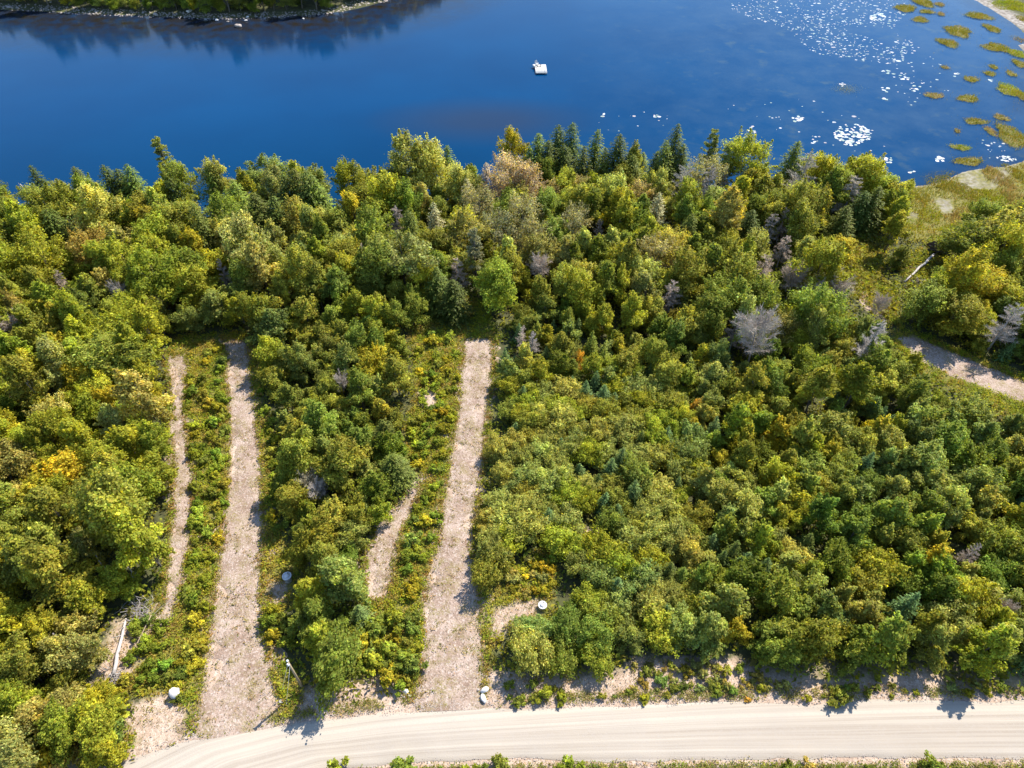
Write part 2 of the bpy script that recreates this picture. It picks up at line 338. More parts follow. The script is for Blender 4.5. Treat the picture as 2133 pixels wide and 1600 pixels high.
# ------------------------------------------------------------------ ground, lake, road, tracks
def grid(xs, ys):
    X, Y = np.meshgrid(xs, ys); nx = len(xs)
    i = np.arange(len(ys) - 1)[:, None] * nx + np.arange(nx - 1)[None]
    return X.ravel(), Y.ravel(), np.stack([i, i + 1, i + nx + 1, i + nx], -1).reshape(-1, 4)
STRIP_TRACKS = []
def build_ground():
    X, Y, Q = grid(GX, GY)
    Z = GZ.ravel()
    sd = lambda poly, w: np.clip(sdist(X, Y, to_world(poly)) / w + .5, 0, 1)
    bare = np.zeros(X.shape)
    for p, w in ((BANK, 3), (TRACK_L, 2.5), (TRACK_R, 2.5), (NARROW_L, 2), (NARROW_R, 2), (DRIVE_PX, 2), (HOLE, 2), (PATCH_WELL, 3), (PATCH_DRUM, 2.5), (PATCH_MID, 2), (PATCH_LOG, 4), (PATCH_PATH, 2.5), (PATCH_CORNER, 2.5), (PATCH_POLE, 3)):
        bare = np.maximum(bare, sd(p, w))
    straw = np.zeros(X.shape)
    for p in (BANK, PATCH_PATH, PATCH_WELL, PATCH_LOG): straw = np.maximum(straw, sd(p, 3) * .8)
    sedge = np.zeros(X.shape)
    for p in (STRIP_A, STRIP_B, GLADE, MARSH, DRIVE_OPEN): sedge = np.maximum(sedge, sd(p, 3))
    px, py = pix(X, Y, 0 * X)
    rd = sdist(X, Y, ROAD_W)
    bare = np.maximum(bare, np.clip(1.0 - np.maximum(-rd, 0) / 2.2, 0, 1))
    straw = np.maximum(straw, np.clip(1.1 - np.maximum(-rd, 0) / 7, 0, 1) * .9)
    d = land_d(X, Y)
    mud = np.clip(sdist(X, Y, to_world(MARSH, WATER_Z)) / 3 + .5, 0, 1) * np.clip(1 - d / 2.2, 0, 1) * .6
    mud = np.maximum(mud, np.clip(sdist(X, Y, EAST) / 3 + .5, 0, 1) * (Y > 120) * np.clip(1.2 - sdist(X, Y, EAST) / 9, 0, 1))
    for p in (MUD_A, MUD_B, MUD_C): mud = np.maximum(mud, sd(p, 8) * (.55 + .9 * (fbm(X, Y, 4, 88) - .3)))
    fd = sdist(X, Y, FAR); peb = np.clip(1 - np.abs(fd - 1.0) / 4.5, 0, 1)
    me = mesh_np('ground', np.stack([X, Y, Z], -1), Q, None, M_GROUND, None, True, {'bare': bare, 'straw': straw, 'sedge': sedge, 'mud': mud, 'pebble': peb})
    tag(link('ground', me), 'uneven forest ground sloping down to the lake', None, None, 'structure')
def build_lake():
    X, Y, Q = grid(axis(-220, 220, 2.5, (-2600, 2600)), axis(95, 330, 2.5, (-60, 3200)))
    d = np.maximum(sdist(X, Y, LAND), sdist(X, Y, EAST)); fd = sdist(X, Y, FAR)
    shallow = np.maximum(np.clip(1 + d / 7, 0, 1) * .35, np.clip(1.35 + fd / 30, 0, 1) * .82)  # real shallows, plus a far band widened to paint the trees' reflection
    px, py = pix(X, Y, 0 * X + WATER_Z)
    weed = np.clip((px - 1150) / 450, 0, 1) * np.clip((420 - py) / 80, 0, 1)
    weed *= np.clip(1 - ((px - 1880) / 230) ** 2 * ((py - 300) / 120) ** 2 * 0, .15, 1)
    bx, by = at(1010, 250, WATER_Z); bar = np.clip(1.3 - np.hypot((X - bx) / 26, (Y - by) / 12), 0, 1)
    me = mesh_np('lake', np.stack([X, Y, X * 0 + WATER_Z], -1), Q, None, M_WATER, None, True, {'shallow': shallow, 'weed': weed, 'bar': bar, 'inshore': np.clip(1 + sdist(X, Y, LAND) / 55, 0, 1) * np.clip((1500 - px) / 500, .2, 1)})
    tag(link('lake', me), 'deep blue lake water with weedy shallows', None, None, 'structure')
def sheet(name, left, right, mat, lift, label, n=90, m=10, jit=.35, seed=0):
    """a strip of gravel between two measured edges, its rim uneven, following the ground"""
    rng = np.random.default_rng(seed)
    def res(P):
        P = np.array([at(*p) for p in P]); s = np.r_[0, np.cumsum(np.hypot(*np.diff(P, axis=0).T))]; u = np.linspace(0, s[-1], n)
        return np.stack([np.interp(u, s, P[:, 0]), np.interp(u, s, P[:, 1])], -1)
    A, B = res(left), res(right); A0, B0 = A.copy(), B.copy(); k = np.arange(n) * 1.0
    wob = lambda sd: (lattice(k, k * 0, 2.2, sd) - .5 + (lattice(k, k * 0, 5.5, sd + 5) - .5) * 1.6) * jit * 2
    D = norm(B - A); A = A - D * wob(seed + 1)[:, None] * min(1, 9 / 9); B = B + D * wob(seed + 2)[:, None]
    w = np.linspace(0, 1, m + 1)[None, :, None]; P = A[:, None] * (1 - w) + B[:, None] * w
    X, Y = P[..., 0].ravel(), P[..., 1].ravel()
    prof = np.tile(np.sin(np.linspace(0, 1, m + 1) * math.pi) ** .4, n)
    Z = gz(X, Y) + lift * (.15 + .85 * prof) + (lattice(X, Y, 1.2, 9) - .5) * .05 * prof
    i = np.arange(n - 1)[:, None] * (m + 1) + np.arange(m)[None]
    Q = np.stack([i, i + 1, i + m + 2, i + m + 1], -1).reshape(-1, 4)
    al = np.repeat(np.r_[0, np.cumsum(np.hypot(*np.diff((A + B) / 2, axis=0).T))], m + 1); ac = ((P - A0[:, None]) * norm(B0 - A0)[:, None]).sum(-1).ravel()
    me = mesh_np(name, np.stack([X, Y, Z], -1), Q, None, mat, None, True, {'along': al, 'across': ac})
    if me.polygons[0].normal.z < 0: me.flip_normals()
    return tag(link(name, me), label, None, None, 'structure')
TL_L = [(466, 706), (470, 760), (474, 850), (478, 950), (470, 1050), (460, 1150), (441, 1250), (426, 1380), (410, 1470), (398, 1548)]
TL_R = [(520, 712), (521, 760), (535, 850), (545, 950), (550, 1050), (549, 1130), (545, 1250), (556, 1350), (578, 1440), (596, 1512)]
TR_L = [(966, 706), (960, 790), (950, 870), (936, 960), (925, 1050), (906, 1150), (880, 1230), (878, 1290), (884, 1350), (868, 1420), (848, 1484)]
TR_R = [(1030, 706), (1026, 800), (1015, 880), (1005, 980), (990, 1080), (985, 1170), (1000, 1250), (1010, 1350), (1010, 1420), (1012, 1478)]
NL_L = [(346, 745), (354, 800), (352, 900), (364, 980), (356, 1100), (346, 1200), (336, 1250), (312, 1325)]
NL_R = [(392, 735), (388, 800), (384, 860), (401, 960), (406, 1050), (395, 1150), (372, 1250), (348, 1325)]
NR_L = [(862, 985), (834, 1035), (782, 1090), (756, 1160), (764, 1250)]
NR_R = [(884, 985), (876, 1030), (846, 1085), (830, 1140), (806, 1255)]
TRACK_L, TRACK_R, NARROW_L, NARROW_R = TL_L + TL_R[::-1], TR_L + TR_R[::-1], NL_L + NL_R[::-1], NR_L + NR_R[::-1]
PATCH_WELL = [(1030, 1270), (1090, 1250), (1130, 1250), (1120, 1280), (1060, 1300), (1035, 1340), (1020, 1300)]
PATCH_DRUM = [(560, 1210), (600, 1215), (600, 1250), (565, 1262)]
PATCH_MID = [(868, 815), (910, 805), (908, 850), (875, 850)]
PATCH_LOG = [(235, 1300), (330, 1270), (300, 1350), (270, 1420), (190, 1430), (215, 1370)]
PATCH_PATH = [(1780, 600), (1830, 612), (1860, 640), (1845, 665), (1800, 640)]
PATCH_CORNER = [(270, 1470), (350, 1440), (390, 1480), (395, 1550), (300, 1570), (262, 1510)]
PATCH_POLE = [(640, 1430), (800, 1410), (850, 1440), (845, 1490), (720, 1492), (600, 1500)]
MUD_A = [(1945, 405), (1990, 410), (1985, 440), (1965, 440)]
MUD_B = [(1880, 435), (1915, 440), (1910, 462), (1875, 462)]
MUD_C = [(2000, 352), (2045, 340), (2058, 375), (2110, 330), (2118, 345), (2075, 390), (2010, 392), (1998, 370)]
R_TOP = [(-420, 2000), (-60, 1780), (120, 1662), (230, 1602), (270, 1583), (400, 1545), (560, 1516), (760, 1488), (1000, 1477), (1400, 1466), (1800, 1463), (2133, 1459), (3200, 1440)]
R_BOT = [(-100, 2300), (250, 1850), (420, 1720), (560, 1640), (700, 1600), (850, 1591), (1000, 1585), (1200, 1583), (1500, 1580), (1800, 1582), (2133, 1580), (2500, 1575), (3200, 1560)]
ROAD_W = to_world(R_TOP + R_BOT[::-1])
build_ground(); build_lake()
sheet('road', R_BOT, R_TOP, M_ROAD, .22, 'pale gravel road with wheel streaks bending away', 160, 14, .22, 3)
sheet('dirt_track', TL_L, TL_R, M_TRACK, .10, 'pinkish gravel track beside the utility pole', 170, 12, 1.0, 11)
sheet('dirt_track', TR_L, TR_R, M_TRACK, .10, 'wide pale gravel track running straight toward the lake', 170, 12, 1.0, 21)
sheet('dirt_path', NL_L, NL_R, M_TRACK, .07, 'narrow sandy path along the yellowing wood', 120, 6, .8, 31)
sheet('dirt_path', NR_L, NR_R, M_TRACK, .07, 'short crooked sandy path beside the weed strip', 100, 6, .8, 41)
sheet('driveway', [(1868, 706), (1930, 760), (1990, 785), (2090, 822), (2200, 860)], [(1900, 702), (1950, 722), (2030, 754), (2120, 790), (2230, 830)], M_TRACK, .12, 'grey gravel driveway end under tree shade near the marsh', 60, 6, .25, 51)

# ------------------------------------------------------------------ plants: leaf cards, crowns, trunks
def leaf_cards(P, Nrm, L, W, rng, along=None):
    n = len(P); r = rng.normal(size=(n, 3)) if along is None else along + rng.normal(size=(n, 3)) * .35
    u = norm(r - (r * Nrm).sum(1, keepdims=True) * Nrm); v = np.cross(Nrm, u)
    L = np.broadcast_to(L, (n,))[:, None]; W = np.broadcast_to(W, (n,))[:, None]
    V = np.stack([P - u * L * .5, P + v * W * .5 + u * L * .08, P + u * L * .5 - Nrm * L * .12, P - v * W * .5 + u * L * .08], 1)
    return V.reshape(-1, 3), np.arange(n * 4).reshape(n, 4)
def tints(n, rng, lump=None, s=.2, hue=.10):
    v = np.exp(rng.normal(0, s, n)); v = v if lump is None else v * lump
    t = np.stack([v * np.exp(rng.normal(0, hue, n)), v, v * np.exp(rng.normal(0, hue, n))], -1); return t
def make_trunk(rng, H, r0, lumps, limbs, lean=.03, multi=1):
    mb = MB()
    for s in range(multi):
        off = rng.normal(0, .28, 2) if multi > 1 else np.zeros(2)
        top = np.array([*(off * 2.5 + rng.normal(0, lean * H, 2)), H * (.86 if multi == 1 else .7)])
        k = np.linspace(0, 1, 6)[:, None]; P = np.array([*off, -.25]) * (1 - k) + top * k
        P[1:-1, :2] += rng.normal(0, .03 * H * .3, (4, 2))
        mb.tube(P, r0 / math.sqrt(multi) * (1 - k[:, 0] * .8) * np.r_[1.35, 1, 1, 1, 1, 1], 7)
        idx = rng.choice(len(lumps), min(limbs // multi, len(lumps)), replace=False)
        for i in idx:
            c = lumps[i]; t = np.clip((c[2] - .22 * H) / H, .12, .85) * .8
            a = np.array([*off, -.25]) * (1 - t) + top * t
            q = np.linspace(0, 1, 4)[:, None]; B = a * (1 - q) + c * q; B[1:3, 2] += .06 * H * np.array([.6, .5])
            mb.tube(B, r0 * .34 * (1 - q[:, 0] * .75), 5, False)
    return mb
def broad_crown(seed, H, R, base, nl, nleaf, L, form, up=.5):
    rng = np.random.default_rng(seed); zb = H * base; hz = (H - zb) / 2; zc = zb + hz
    t = rng.uniform(-.85, 1, nl) if form != 'dome' else rng.uniform(-.5, 1, nl)
    if form == 'round': prof = np.sqrt(np.clip(1.02 - t * t * .9, .05, 1))
    elif form == 'point': prof = np.clip((1 - (t + 1) / 2) ** .65 * 1.08, .10, 1) * np.where(t < -.55, .75, 1)
    else: prof = np.sqrt(np.clip(1.02 - np.clip(t, 0, 1) ** 2 * .95, .05, 1))
    ang = np.arange(nl) * 2.39996 + rng.normal(0, .5, nl)
    rad = R * prof * np.sqrt(rng.uniform(.12, 1, nl)) * .82
    lob = 1 + .22 * np.sin(ang * 2 + rng.uniform(0, 6)) + .15 * np.sin(ang * 3 + rng.uniform(0, 6))
    Cn = np.stack([rad * lob * np.cos(ang), rad * lob * np.sin(ang), zc + hz * t * .86], -1)
    Cn[:, :2] += rng.normal(0, .08 * R, 2)
    r = R * rng.uniform(.20, .38, nl) * (1 if form != 'point' else .85)
    w = r ** 2 / (r ** 2).sum(); idx = rng.choice(nl, int(nleaf * 1.45), p=w)
    d = norm(rng.normal(size=(len(idx), 3)))
    out = norm(Cn - np.array([0, 0, zc - hz * .5]))[idx] * .7 + np.array([0, 0, .75])
    keep = (d * out).sum(1) > rng.uniform(-.9, .15, len(idx)); idx, d = idx[keep][:nleaf], d[keep][:nleaf]
    off = d * (r[idx] * rng.uniform(.45, 1.18, len(idx)))[:, None] * np.array([1, 1, .8])
    ou = norm(out[:len(idx)] if False else norm(Cn - np.array([0, 0, zc - hz * .3]))[idx] + np.array([0, 0, .35]))
    off += ou * np.clip((off * ou).sum(1, keepdims=True), 0, None) * (rng.uniform(.2, 1.1, nl)[idx])[:, None]
    P = Cn[idx] + off
    stray = rng.random(len(idx)) < .08; P[stray] += rng.normal(0, .10 * R, (stray.sum(), 3))
    ns, per = (26 if form != 'dome' else 34), max(int(len(idx) * .008), 12)      # sprays that stick out of the round
    si = rng.choice(nl, ns); so_ = norm(norm(Cn[si] - np.array([0, 0, zc - hz * .3])) * 1.1 + np.array([0, 0, .25]) + rng.normal(0, .35, (ns, 3)))
    q = rng.uniform(.3, 1, (ns, per)) ** .8; ln = R * rng.uniform(.30, .62, ns)[:, None] * (1 if form != 'dome' else .75)
    SP = Cn[si][:, None] + so_[:, None] * (r[si][:, None] * .5 + ln * q)[..., None] + rng.normal(0, 1, (ns, per, 3)) * (.085 * R * (1.15 - q))[..., None]
    P = np.vstack([P, SP.reshape(-1, 3)]); d = np.vstack([d, np.repeat(so_, per, 0)]); idx = np.concatenate([idx, np.repeat(si, per)])
    Nr = norm(d * .55 + np.array([0, 0, up]) + rng.normal(0, .42, d.shape))
    Ls = L * np.exp(rng.normal(0, .28, len(idx)))
    V, Q = leaf_cards(P, Nr, Ls, Ls * .68, rng)
    lv = np.exp(rng.normal(0, .18, nl))[idx]; tn = tints(len(idx), rng, lv, .30, .10)
    yl = (rng.random(nl) < .10)[idx]; tn[yl] *= np.array([1.18, 1.12, .85])
    return V, Q, tn, Cn
def spruce_crown(seed, H, R, L=.42, whorl=.34, per=8, droop=.35, gap=.0, exp=.85):
    rng = np.random.default_rng(seed); Ps, Ns, As, Ls = [], [], [], []; z = H * .06; bl = []
    while z < H * .985:
        f = max(1 - z / H, 0) ** exp; k = max(3, int(per * (.5 + .5 * f)))
        a0 = rng.uniform(0, 6.28)
        for i in range(k):
            if rng.random() < gap: continue
            a = a0 + i * 6.283 / k + rng.normal(0, .18); ln = R * f * rng.uniform(.72, 1.12) + .08
            o = np.array([math.cos(a), math.sin(a), 0]); s = np.array([-o[1], o[0], 0]); m = max(3, int(ln / L * 3.4))
            q = (np.arange(m) + rng.random(m) * .6) / m; bl.append((z, a, ln))
            side = rng.choice([-1, 0, 1], m, p=[.4, .2, .4]); sw = (1 - q) * ln * .30 + .06
            P = o * (q * ln)[:, None] + s * (side * sw * rng.uniform(.3, 1, m))[:, None]; P[:, 2] += z - droop * ln * q ** 1.5 + .12 * ln * q ** 4 + rng.normal(0, .04, m)
            Ps.append(P); As.append(o + s * (side * .8)[:, None] + np.array([0, 0, -.25])); Ns.append(norm(np.array([0, 0, 1.]) + o * .45 + rng.normal(0, .3, (m, 3)))); Ls.append(np.full(m, L) * rng.uniform(.7, 1.25, m) * (.6 + .4 * f))
        z += whorl * rng.uniform(.8, 1.2) * (.55 + .45 * f)
    P, Nn, A, Lr = np.vstack(Ps), np.vstack(Ns), np.vstack(As), np.concatenate(Ls)
    V, Q = leaf_cards(P, Nn, Lr, Lr * .42, rng, norm(A))
    return V, Q, tints(len(P), rng, None, .24, .08), bl
def pine_crown(seed, H, R):
    rng = np.random.default_rng(seed); Ps, Ns, As = [], [], []; z = H * .28; cl = []
    while z < H * .98:
        f = (1 - (z / H)) ** .7 if z > H * .45 else .75
        for i in range(rng.integers(4, 6)):
            a = rng.uniform(0, 6.28); ln = R * f * rng.uniform(.6, 1.15) + .25; o = np.array([math.cos(a), math.sin(a), 0])
            for q in np.arange(.3, 1.05, .16):
                c = o * ln * q + np.array([0, 0, z + .25 * ln * q * q]) + rng.normal(0, .12, 3); cl.append(c); m = 26
                d = norm(rng.normal(size=(m, 3)) + np.array([0, 0, .35]) + o * .5)
                Ps.append(c + d * rng.uniform(.12, .46, (m, 1)) * np.array([1, 1, .55])); As.append(d); Ns.append(norm(np.cross(d, rng.normal(size=(m, 3))) + np.array([0, 0, .7])))
        z += rng.uniform(.55, .95) * (H / 13)
    P = np.vstack(Ps); V, Q = leaf_cards(P, np.vstack(Ns), .36, .13, rng, np.vstack(As))
    return V, Q, tints(len(P), rng, None, .22, .08), np.array(cl)
def dead_tree_mesh(seed, H, R, form, dens=1.0):
    """bare limbs and twigs: trunk as one mesh, twigs as the crown"""
    rng = np.random.default_rng(seed); tr, tw = MB(), MB()
    k = np.linspace(0, 1, 6)[:, None]; P = np.array([0, 0, -.25]) * (1 - k) + np.array([*rng.normal(0, .02 * H, 2), H]) * k
    tr.tube(P, np.r_[.2, .17, .14, .11, .07, .02] * H / 11, 7)
    ends = []
    n = int((40 if form == 'cone' else 44) * dens)
    for i in range(n):
        t = rng.uniform(.22, .97) if form == 'cone' else rng.uniform(.35, .92); a = i * 2.4 + rng.normal(0, .4)
        z = t * H
        if form == 'cone': ln = R * (1.05 - t) ** .7 * rng.uniform(.7, 1.1) + .2; d = np.array([math.cos(a), math.sin(a), rng.uniform(-.15, .35)])
        else: ln = R * rng.uniform(.55, 1.1) * (1.1 - abs(t - .6)); d = np.array([math.cos(a), math.sin(a), rng.uniform(.1, 1.5)])
        d = d / np.linalg.norm(d); q = np.linspace(0, 1, 4)[:, None]; B = np.array([0, 0, z]) + d * ln * q; B[:, 2] += .12 * ln * q[:, 0] ** 2
        tr.tube(B, .030 * H / 11 * (1 - q[:, 0] * .8) + .005, 4, False); ends.append((B, d, ln))
    V, T = [], []; c = 0
    for B, d, ln in ends:
        for j in range(int((80 if form == 'cone' else 90) * dens)):
            s = rng.uniform(.15, 1); p = B[0] + (B[3] - B[0]) * s; e = norm(d * .8 + rng.normal(0, .7, 3) + np.array([0, 0, .35]))
            l = ln * rng.uniform(.16, .55) * (1.1 - s * .5); sd = norm(np.cross(e, rng.normal(size=3))) * rng.uniform(.015, .028); m = p + e * l * .5 + rng.normal(0, .05, 3)
            V += [p - sd, p + sd, m - sd * .7, m + sd * .7, p + e * l]; T += [(c, c + 1, c + 3), (c, c + 3, c + 2), (c + 2, c + 3, c + 4)]; c += 5
    tw.add(V, (), T)
    return tr, tw

KIND = {}                                            # kind -> list of (crown mesh, trunk mesh, H, R)
def reg(kind, crown, trunk, H, R): KIND.setdefault(kind, []).append((crown, trunk, H, R))
for i in range(6):                                   # big rounded trees of the old wood
    H, R = 11 + (i % 3), 4.1 + .3 * (i % 2)
    V, Q, t, Cn = broad_crown(100 + i, H, R, .22, 46, 11500, .32, 'round', .55)
    reg('large', mesh_np('crown', V, Q, None, M_LEAF, t), make_trunk(np.random.default_rng(i), H, .17, Cn, 9).mesh('trunk', M_BARK, True), H, R)
for i in range(4):                                   # taller, looser crowns
    H, R = 11.5 + (i % 2), 3.4
    V, Q, t, Cn = broad_crown(140 + i, H, R, .26, 38, 9000, .295, 'point', .5)
    reg('loose', mesh_np('crown', V, Q, None, M_LEAF, t), make_trunk(np.random.default_rng(40 + i), H, .14, Cn, 8).mesh('trunk', M_BARK, True), H, R)
for i in range(6):                                   # half-grown trees
    H, R = 7.2 + .4 * (i % 3), 2.9
    V, Q, t, Cn = broad_crown(200 + i, H, R, .12, 36, 8800, .25, 'round' if i % 2 else 'point', .5)
    reg('medium', mesh_np('crown', V, Q, None, M_LEAF, t), make_trunk(np.random.default_rng(60 + i), H, .11, Cn, 7).mesh('trunk', M_BARK, True), H, R)
for i in range(6):                                   # saplings
    H, R = 4.8 + .35 * (i % 3), 2.1
    V, Q, t, Cn = broad_crown(300 + i, H, R, .06, 30, 7000, .205, 'point' if i % 3 else 'round', .45)
    reg('sapling', mesh_np('crown', V, Q, None, M_LEAF, t), make_trunk(np.random.default_rng(80 + i), H, .06, Cn, 6).mesh('trunk', M_BARK, True), H, R)
for i in range(6):                                   # many-stemmed bushes
    H, R = 3.1 + .3 * (i % 3), 2.25
    V, Q, t, Cn = broad_crown(400 + i, H, R, .04, 40, 7400, .18, 'dome', .5)
    reg('bush', mesh_np('crown', V, Q, None, M_LEAF, t), make_trunk(np.random.default_rng(120 + i), H, .07, Cn, 9, .05, 3).mesh('stems', M_BARK, True), H, R)
for i in range(4):                                   # low shrubs
    H, R = 1.0 + .2 * (i % 2), .85
    V, Q, t, Cn = broad_crown(500 + i, H, R, .02, 18, 1300, .17, 'dome', .45)
    reg('shrub', mesh_np('crown', V, Q, None, M_LEAF, t), make_trunk(np.random.default_rng(150 + i), H, .03, Cn, 6, .05, 2).mesh('stems', M_BARK, True), H, R)
def conifer_trunk(H): return MB().tube([(0, 0, -.25), (0, 0, H * .5), (.03, 0, H * .97)], [H * .016 + .02, H * .011, .012], 7).mesh('trunk', M_BARK, True)
KIND['verge'] = KIND['shrub']
for i in range(4):
    H, R = 13.0 + i % 2, 4.4; V, Q, t, _b = spruce_crown(600 + i, H, R, .62, .40, 12, .28, .10 + .05 * i, .50 + .05 * (i % 3))
    reg('spruce', mesh_np('crown', V, Q, None, M_NEEDLE, t), conifer_trunk(H), H, R)
for i in range(3):
    H, R = 4.6, 1.7; V, Q, t, _b = spruce_crown(640 + i, H, R, .32, .24, 9, .15, .03, .85)
    reg('young_spruce', mesh_np('crown', V, Q, None, M_NEEDLE, t), conifer_trunk(H), H, R)
for i in range(2):
    H, R = 15.0, 3.2; V, Q, t, cl = pine_crown(660 + i, H, R)
    reg('pine', mesh_np('crown', V, Q, None, M_NEEDLE, t), make_trunk(np.random.default_rng(170 + i), H, .2, cl, 26).mesh('trunk', M_BARK, True), H, R)
for i in range(4):
    H, R = 11, 3.1; tr, tw = dead_tree_mesh(700 + i, H, R, 'cone', 1.15); reg('dead_cone', tw.mesh('bare_twigs', M_TWIG), tr.mesh('trunk', M_DEAD, True), H, R)
for i in range(3):
    H, R = 9, 4.0; tr, tw = dead_tree_mesh(720 + i, H, R, 'round', 1.0); reg('dead_round', tw.mesh('bare_twigs', M_TWIG), tr.mesh('trunk', M_DEAD, True), H, R)
for i in range(2):                                   # dying conifers that keep brown needles
    H, R = 11.5, 3.2; V, Q, t, _b = spruce_crown(740 + i, H, R, .5, .38, 9, .1, .15, .6); reg('dying', mesh_np('crown', V, Q, None, M_NEEDLE, t), conifer_trunk(H), H, R)
for i in range(2):
    H, R = 10.5, 4.0; V, Q, t, Cn = broad_crown(760 + i, H, R, .26, 40, 7600, .26, 'round', .3)
    reg('greying', mesh_np('crown', V, Q, None, M_LEAF, t), make_trunk(np.random.default_rng(180 + i), H, .16, Cn, 16).mesh('trunk', M_DEAD, True), H, R)

TINT = {'olive': (.205, .210, .030), 'mid green': (.160, .188, .026), 'yellow-green': (.245, .252, .024), 'golden yellow': (.32, .285, .024), 'tan-green': (.262, .245, .062),
        'pale green': (.265, .278, .060), 'orange': (.36, .22, .03), 'deep green': (.122, .158, .018), 'dark green': (.076, .096, .014), 'blue-green': (.094, .142, .038),
        'bright green': (.190, .225, .022), 'light green': (.188, .214, .046), 'grey': (.32, .245, .175), 'beige': (.35, .285, .19), 'grey-green': (.245, .225, .105), 'silvery': (.38, .285, .205), 'yellowish': (.232, .252, .022)}
NAME = {'large': ('broadleaf_tree', 'tree'), 'loose': ('slender_tree', 'tree'), 'medium': ('leafy_tree', 'tree'), 'sapling': ('sapling_tree', 'sapling'), 'bush': ('leafy_bush', 'bush'), 'shrub': ('low_shrub', 'shrub'), 'verge': ('verge_plant', 'plant'),
        'spruce': ('spruce_tree', 'conifer'), 'young_spruce': ('young_spruce', 'conifer'), 'pine': ('pine_tree', 'conifer'), 'dead_cone': ('dead_tree', 'dead tree'), 'dead_round': ('dead_tree', 'dead tree'), 'dying': ('dying_conifer', 'conifer'), 'greying': ('dying_tree', 'tree')}
FORM = {'large': 'round tree', 'loose': 'airy tree', 'medium': 'bushy tree', 'sapling': 'young tree', 'bush': 'bush', 'shrub': 'shrub', 'verge': 'weedy plant', 'spruce': 'tall spruce', 'young_spruce': 'small spruce', 'pine': 'feathery pine',
        'dead_cone': 'dead conifer', 'dead_round': 'bare dead tree', 'dying': 'dying conifer', 'greying': 'thinning tree'}
GROUP = {'large': 'tall trees of the lakeside wood', 'loose': 'tall trees of the lakeside wood', 'medium': 'half-grown trees beside the tracks', 'sapling': 'young trees of the thicket', 'bush': 'bushes of the thicket', 'shrub': 'low shrubs on the open ground', 'verge': 'weedy plants along the road',
         'spruce': 'spruces of the lakeside wood', 'young_spruce': 'small spruces among the bushes', 'pine': 'pines by the lake', 'dead_cone': 'dead trees in the wood', 'dead_round': 'dead trees in the wood', 'dying': 'dying conifers in the wood', 'greying': 'dying conifers in the wood'}
RNG = random.Random(7)
PLANTS = []                                          # (object, kind, tint word, size, crown pixel)
TAKEN = []                                           # x, y, crown radius, z
def plant(kind, x, y, s, tintw, jitter=.12, z=None, var=None, squash=1.0, vary=True):
    cm, tm, H, R = KIND[kind][RNG.randrange(len(KIND[kind])) if var is None else var]
    z = gz1(x, y) if z is None else z
    root = link(NAME[kind][0], None); root.location = (x, y, z - .03); root.rotation_euler = (RNG.gauss(0, .03), RNG.gauss(0, .03), RNG.uniform(0, 6.28)); _u = RNG.uniform(.82, 1.22) if kind not in ('spruce', 'young_spruce', 'pine', 'dying') else 1.0; root.scale = (s * _u, s / _u, s * squash * (RNG.uniform(.85, 1.15) if vary and jitter == .12 and kind in ('large', 'loose', 'medium', 'sapling', 'bush') else 1))
    c = link(cm.name.split('.')[0], cm, root); t = link(tm.name.split('.')[0], tm, root)
    col = TINT[tintw]; j = math.exp(RNG.gauss(0, jitter)); k = math.exp(RNG.gauss(0, jitter * .6))
    c.color = (col[0] * j * k, col[1] * j, col[2] * j / k, 1)
    px, py = pix(x, y, z + H * s * squash * .62)
    PLANTS.append((root, kind, tintw, H * s * squash, float(px), float(py))); TAKEN.append((x, y, R * s, H * s))
    return root
HEROES = []
def plant_top(kind, px, py, H, tintw, rs=None, **kw):  # its tip seen at (px, py) on the photo, H metres tall
    cm, tm, h0, r0 = KIND[kind][0]; x, y = at(px, py, H)
    g = gz1(x, y); x, y = at(px, py, H + g)
    s = (rs or H / h0)
    if kind in ('dead_cone', 'dead_round', 'dying', 'greying', 'pine', 'spruce', 'young_spruce'):
        z = gz1(x, y); (_a, y1), (_b, y2) = pix(x, y, z + H), pix(x, y, z + H * (.35 if kind in ('dead_cone', 'dead_round', 'dying', 'spruce') else .5)); e, _f = pix(x + r0 * s * .7, y, z + H * .6); c0, _f = pix(x, y, z + H * .6)
        HEROES.append((float(c0), float(y1), float(y2), float(e - c0), y))
    return plant(kind, x, y, s, tintw, z=gz1(x, y), squash=H / h0 / s * (.94 if kind in ('large', 'loose', 'medium') else 1), vary=False, **kw)

